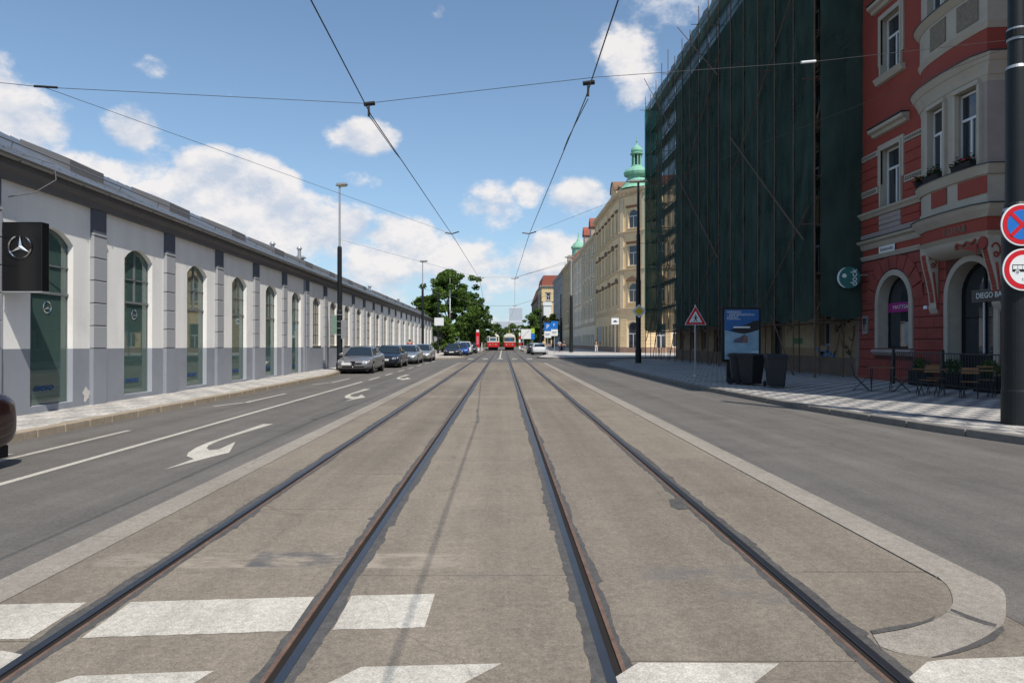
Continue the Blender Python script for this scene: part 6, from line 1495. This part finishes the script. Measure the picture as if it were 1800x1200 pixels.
    for sx in (-1, 1):
        for yy in (-1.36 * k, 1.38 * k):
            MB().lathe([(.345, -.28 * sx), (.36, .0), (.345, .008 * sx)], (sx * .893, yy, .33), 24, 'x').build('wheel_arch', M_BLACKM, t)
            w = MB().lathe([(.24, -.19), (.315, -.17), (.325, -.09), (.315, -.01), (.23, 0)], (0, 0, 0), 32, 'x').build('tyre', M_TYRE, t, (sx * .914 + (0 if sx > 0 else .19), yy, .325))
            mb = MB().lathe([(.215, -.02), (.215, .006)], (0, 0, 0), 20, 'x')
            r_ = mb.build('rim', M_SBACK, w, (.0 if sx > 0 else -.19, 0, 0)); mb = MB()
            for q in range(5):
                a = 2 * PI * q / 5; c_, s_ = math.cos(a), math.sin(a); xo = .008 if sx > 0 else -.198
                P = [(u * c_ - v * s_, u * s_ + v * c_) for u, v in ((.02, -.045), (.21, -.028), (.21, .028), (.02, .045))]; mb.prism(P, 'x', xo, xo + (.012 if sx > 0 else -.012))
            seg = 20
            for q in range(seg):
                a0, a1 = 2 * PI * q / seg, 2 * PI * (q + 1) / seg; xo = .010 if sx > 0 else -.202
                mb.quad((xo, .19 * math.cos(a0), .19 * math.sin(a0)), (xo, .19 * math.cos(a1), .19 * math.sin(a1)), (xo, .222 * math.cos(a1), .222 * math.sin(a1)), (xo, .222 * math.cos(a0), .222 * math.sin(a0)))
            mb.build('spokes', M_ZINC, w, fix=False)
        MB().add([(sx * .46, 2.37 * k, .57 * up), (sx * .80, 2.25 * k, .59 * up), (sx * .83, 2.16 * k, .70 * up), (sx * .50, 2.32 * k, .67 * up), (sx * .46, 2.2 * k, .57 * up), (sx * .78, 2.1 * k, .59 * up), (sx * .80, 2.05 * k, .70 * up), (sx * .50, 2.2 * k, .67 * up)], [(0, 1, 2, 3), (0, 4, 5, 1), (1, 5, 6, 2), (2, 6, 7, 3), (3, 7, 4, 0)]).build('headlight', M_LAMP, t)
        MB().box(min(sx * .46, sx * .745), max(sx * .46, sx * .745), -2.285 * k, -2.12 * k, .74 * up, .88 * up).build('tail_light', M_TAIL, t, bevel=.02)
        MB().prism([(.78 * k, .93 * up), (.92 * k, .93 * up), (.90 * k, 1.06 * up), (.80 * k, 1.06 * up)], 'x', sx * .90, sx * 1.06).build('mirror', paint_, t, bevel=.02)
    MB().box(-.44, .44, 2.24 * k, 2.372 * k, .49 * up, .58 * up).build('grille', M_BLACKM, t, bevel=.01); MB().box(-.56, .56, 2.2 * k, 2.362 * k, .34 * up, .42 * up).build('air_intake', M_BLACKM, t, bevel=.01)
    if grille == 'shield':
        mb = MB(); sh_ = [(-.13, .66), (-.14, .60), (0, .33), (.14, .60), (.13, .66)]
        mb.tube([(p[0], 2.39 * k, p[1]) for p in sh_], .016, 6); mb.build('grille_surround', M_CHROME, t); MB().prism([(p[0], p[1]) for p in sh_], 'y', 2.3 * k, 2.385 * k).build('grille_shield', M_BLACKM, t)
        MB().box(-.58, .58, 2.335 * k, 2.372 * k, .43, .445).build('bumper_line', M_CHROME, t)
    if plate: MB().box(.08 if grille else -.26, .60 if grille else .26, 2.345 * k, 2.39 * k, .47, .58).build('number_plate', M_SWHITE, t)
    MB().box(-.26, .26, -2.345 * k, -2.33 * k, .55, .66).build('number_plate', M_SWHITE, t); MB().box(-.75, .75, -2.2 * k, 2.2 * k, .14, .30).build('underbody', M_BLACKM, t)
    return t
def cpaint(name, c, metal=.55): return mat(name, c, rough=.28, metal=metal, var=0, coat=.6, spec=.5)
P_GREY = cpaint('paint_gunmetal', (.24, .24, .245), .5); P_NAVY = cpaint('paint_navy', (.012, .018, .035), .3); P_SIL = cpaint('paint_silver', (.40, .43, .45), .7); P_SIL2 = cpaint('paint_silver_b', (.50, .50, .47), .7)
P_BLK = cpaint('paint_black', (.010, .010, .012), .1); P_WHT = cpaint('paint_white', (.62, .62, .62), .0); P_BLU = cpaint('paint_blue', (.01, .08, .36), .3); P_WINE = cpaint('paint_dark_wine', (.022, .005, .006), .3)
car('gunmetal grey sedan with shield grille, first in the row by the left kerb', -7.72, 35.3 + 2.2, PI, P_GREY, 'sedan', 'shield')
car('dark navy hatchback parked second, behind the gunmetal sedan', -7.45, 43.2 + 2.1, PI, P_NAVY, 'sedan', L_=4.5)
car('silver sedan parked third in the row by the hall', -7.2, 50 + 2.2, PI, P_SIL, 'sedan')
car('silver estate car parked fourth, last of the row by the hall', -6.9, 56.6 + 2.2, PI, P_SIL2, 'hatch')
car('black sedan parked by itself on the left past the crossing', -5.6, 76.6, PI, P_BLK, 'sedan')
car('small blue car just behind the lone black sedan', -5.05, 83.2, PI, P_BLU, 'hatch', L_=4.0)
car('white car with dark roof rails behind the small blue car', -4.95, 89.5, PI, P_WHT, 'suv')
car('black estate car next to the red stop column', -4.6, 98, PI, P_BLK, 'hatch')
car('white hatchback seen from behind on the right past the crossing', 4.55, 87.2, 0, P_WHT, 'hatch', L_=4.3)
car('dark sedan parked ahead of the white hatchback', 4.3, 94.5, 0, P_BLK, 'sedan')
car('grey car farther ahead on the right under the map board', 4.6, 101.5, 0, P_GREY, 'hatch')
nc = car('dark wine red car leaving the picture at the left edge, only its tail visible', -7.36, 6.95, PI, P_WINE, 'sedan')

# ================================================================== trams
def tram(label, x, y, face):
    t = thing('tram', label, 'tram', (x, y, 0), 0, 'red and cream trams'); Lt = 14
    def ring(yy, s, zt_): 
        w = 1.22 * s; return [(-w * .93, yy, .62), (-w, yy, .9), (-w, yy, 1.55), (-w * .97, yy, 2.1), (-w * .93, yy, 2.62), (-w * .78, yy, zt_ - .14), (-w * .4, yy, zt_), (w * .4, yy, zt_), (w * .78, yy, zt_ - .14), (w * .93, yy, 2.62), (w * .97, yy, 2.1), (w, yy, 1.55), (w, yy, .9), (w * .93, yy, .62)]
    st = [(-Lt / 2 - .02, .80, 2.86), (-Lt / 2 + .12, .90, 2.98), (-Lt / 2 + .6, .99, 3.06), (-Lt / 2 + 1.5, 1, 3.08), (Lt / 2 - 1.5, 1, 3.08), (Lt / 2 - .4, .97, 3.04), (Lt / 2, .85, 2.9)]
    R_ = [ring(*s_) for s_ in st]; n = 14
    def part(name, j0, j1, m, grow=0, caps=True):
        mb = MB()
        for i in range(len(R_) - 1):
            for j in range(j0, j1):
                q = [R_[i][j], R_[i][j + 1], R_[i + 1][j + 1], R_[i + 1][j]]; mb.quad(*q); mb.quad(*[(-p[0], p[1], p[2]) for p in q])
        for e in (0, -1):
            for j in range(j0, j1): a, b = R_[e][j], R_[e][j + 1]; mb.quad(a, b, (-b[0], b[1], b[2]), (-a[0], a[1], a[2]))
        mb.build(name, m, t, fix=False)
    part('lower_body', 0, 2, M_RED2); part('window_band', 2, 4, M_CREAMT); part('roof', 4, 6, M_CREAMT); 
    mb = MB(); 
    for i in range(len(R_) - 1): mb.quad(R_[i][6], R_[i][7], R_[i + 1][7], R_[i + 1][6])
    mb.build('roof_top', M_CREAMT, t, fix=False); yf = -Lt / 2 - .03
    MB().box(-1.0, 1.0, yf, yf + .06, 1.55, 1.66).build('white_stripe', M_SWHITE, t)
    if face == 0:
        MB().box(-.60, .60, yf - .03, yf, 1.78, 2.42).build('windscreen_frame', M_SWHITE, t); MB().box(-.54, .54, yf - .04, yf - .03, 1.85, 2.34).build('windscreen', M_TRGL, t)
        MB().box(-.56, .56, yf - .03, yf + .1, 2.52, 2.84).build('destination_box', M_BLACKM, t, bevel=.04)
        for sx in (-1, 1): MB().box(min(sx * .72, sx * .98), max(sx * .72, sx * .98), yf - .01, yf + .2, 1.75, 2.5).build('corner_window', M_GLASS, t)
    else:
        MB().box(-.96, .96, yf - .03, yf, 1.72, 2.44).build('windscreen', M_GLASS, t, bevel=.04); MB().box(-.05, .35, yf - .045, yf - .032, 1.75, 2.4).build('side_blind', M_PB, t)
    for sx in (-1, 1):
        MB().lathe([(.10, yf - .05), (.11, yf)], (sx * .55, 0, 1.12), 14, 'y').build('headlight', M_LAMP, t)
        for k in range(8): MB().box(sx * 1.20 - .02, sx * 1.20 + .02, -Lt / 2 + 1.2 + 1.55 * k, -Lt / 2 + 2.5 + 1.55 * k, 1.72, 2.5).build('side_window', M_GLASS, t)
    MB().box(-.22, .22, yf - .02, yf, 1.05, 1.3).build('number_panel', mat('tram_orange', (.6, .10, .03)), t)
    MB().box(-.95, .95, yf - .08, yf + .5, .62, .78).build('bumper', M_RED2, t, bevel=.04); MB().box(-.85, .85, -Lt / 2 + .3, Lt / 2 - .4, .12, .62).build('undercarriage', M_BLACKM, t)
    mb = MB(); mb.tube([(0, -2.6, 3.12), (0, -1.2, 3.9), (0, -2.5, 5.4)], .035, 5); mb.tube([(-.8, -2.5, 5.42), (.8, -2.5, 5.42)], .03, 5); mb.build('pantograph', M_YELT, t); MB().box(-.6, .6, -3.4, -1, 3.08, 3.3).build('roof_box', M_CREAM, t)
    return t
M_RED2 = mat('tram_red', (.46, .018, .018), rough=.3, var=.04, coat=.4); M_CREAMT = mat('tram_cream', (.60, .58, .50), rough=.35, var=.04); M_TRGL = mat('tram_glass', (.05, .12, .18), rough=.08, var=0)
tram('red and cream tram with square framed windscreen, left of the two', -1.85, 134, 0)
tram('red and cream tram with wide dark windscreen, right of the two', 1.25, 137, 1)

# ================================================================== people
def person(label, x, y, z, rz, shirt, trousers, hair=(.03, .02, .015), stride=.16, h=1.72, arms=.1, seat=False):
    t = thing('person', label, 'person', (x, y, z), rz, None); k = h / 1.72
    J = {'pel': (0, 0, .95), 'sp': (0, .01, 1.15), 'ch': (0, .0, 1.36), 'nk': (0, 0, 1.49), 'hd': (0, -.02, 1.58), 'ht': (0, -.01, 1.68),
         'hl': (-.09, 0, .90), 'kl': (-.10, -stride * .55, .50), 'al': (-.10, -stride * .75, .09), 'tl': (-.10, -stride * .75 - .15, .04), 'hr': (.09, 0, .90), 'kr': (.10, stride * .25, .49), 'ar': (.10, stride * 1.15, .12), 'tr': (.10, stride * 1.15 - .13, .03),
         'sl': (-.18, 0, 1.41), 'el': (-.24, arms * .6, 1.14), 'wl': (-.24, -arms * .6, .90), 'fl': (-.24, -arms * .9, .80), 'sr': (.18, 0, 1.41), 'er': (.24, arms * .3, 1.14), 'wr': (.24, -arms, .90), 'fr': (.24, -arms * 1.3, .80)}
    RD = dict(pel=.125, sp=.115, ch=.135, nk=.055, hd=.085, ht=.07, hl=.09, kl=.058, al=.04, tl=.035, hr=.09, kr=.058, ar=.04, tr=.035, sl=.06, el=.042, wl=.030, fl=.03, sr=.06, er=.042, wr=.030, fr=.03)
    ED = [('pel', 'sp'), ('sp', 'ch'), ('ch', 'nk'), ('nk', 'hd'), ('hd', 'ht'), ('pel', 'hl'), ('hl', 'kl'), ('kl', 'al'), ('al', 'tl'), ('pel', 'hr'), ('hr', 'kr'), ('kr', 'ar'), ('ar', 'tr'), ('ch', 'sl'), ('sl', 'el'), ('el', 'wl'), ('wl', 'fl'), ('ch', 'sr'), ('sr', 'er'), ('er', 'wr'), ('wr', 'fr')]
    def skin(name, keys, m, grow, root_):
        ks = list(keys); me = bpy.data.meshes.new(name); me.from_pydata([tuple(c * k for c in J[q]) for q in ks], [(ks.index(a), ks.index(b)) for a, b in ED if a in ks and b in ks], [])
        o = link(name, me, t, m=m); md = o.modifiers.new('skin', 'SKIN'); md.use_smooth_shade = True
        for i, q in enumerate(ks): r_ = (RD[q] + grow) * k; me.skin_vertices[0].data[i].radius = (r_, r_ * (.72 if q in ('pel', 'sp', 'ch') else 1)); me.skin_vertices[0].data[i].use_root = (q == root_)
        o.modifiers.new('sub', 'SUBSURF').levels = 1; return o
    skin('body', J.keys(), M_SKIN, 0, 'pel'); skin('shirt', ['sp', 'ch', 'sl', 'el', 'sr', 'er'], mat('cloth_%s' % label[:18].replace(' ', '_'), shirt, var=.1), .018, 'ch'); skin('trousers', ['pel', 'hl', 'kl', 'al', 'hr', 'kr', 'ar'], mat('cloth2_%s' % label[:18].replace(' ', '_'), trousers, var=.1), .02, 'pel')
    MB().lathe([(.05 * k, 1.55 * k), (.1 * k, 1.62 * k), (.1 * k, 1.69 * k), (.05 * k, 1.75 * k)], (0, .025 * k, 0), 12).build('hair', mat('hair_dark', hair), t, smooth=True); return t
person('pedestrian in dark top and white trousers walking past the yellow corner building', 13.2, 96.5, .13, R(160), (.03, .03, .04), (.6, .6, .58))
person('dark dressed pedestrian beside the mast before the cream building', 9.3, 104, .13, R(20), (.03, .04, .06), (.04, .04, .06))
person('pedestrian in pale shirt walking near the blue parking signs', 8.2, 99, .13, R(190), (.4, .42, .45), (.05, .06, .1))
person('pedestrian in green top waiting on the right tram platform', 4.0, 113, .2, R(90), (.03, .15, .08), (.3, .3, .3), stride=.04)
person('person in a red top standing on the pavement by the hall behind the silver cars', -9.0, 66, .13, R(180), (.4, .05, .04), (.06, .06, .08), stride=.05)
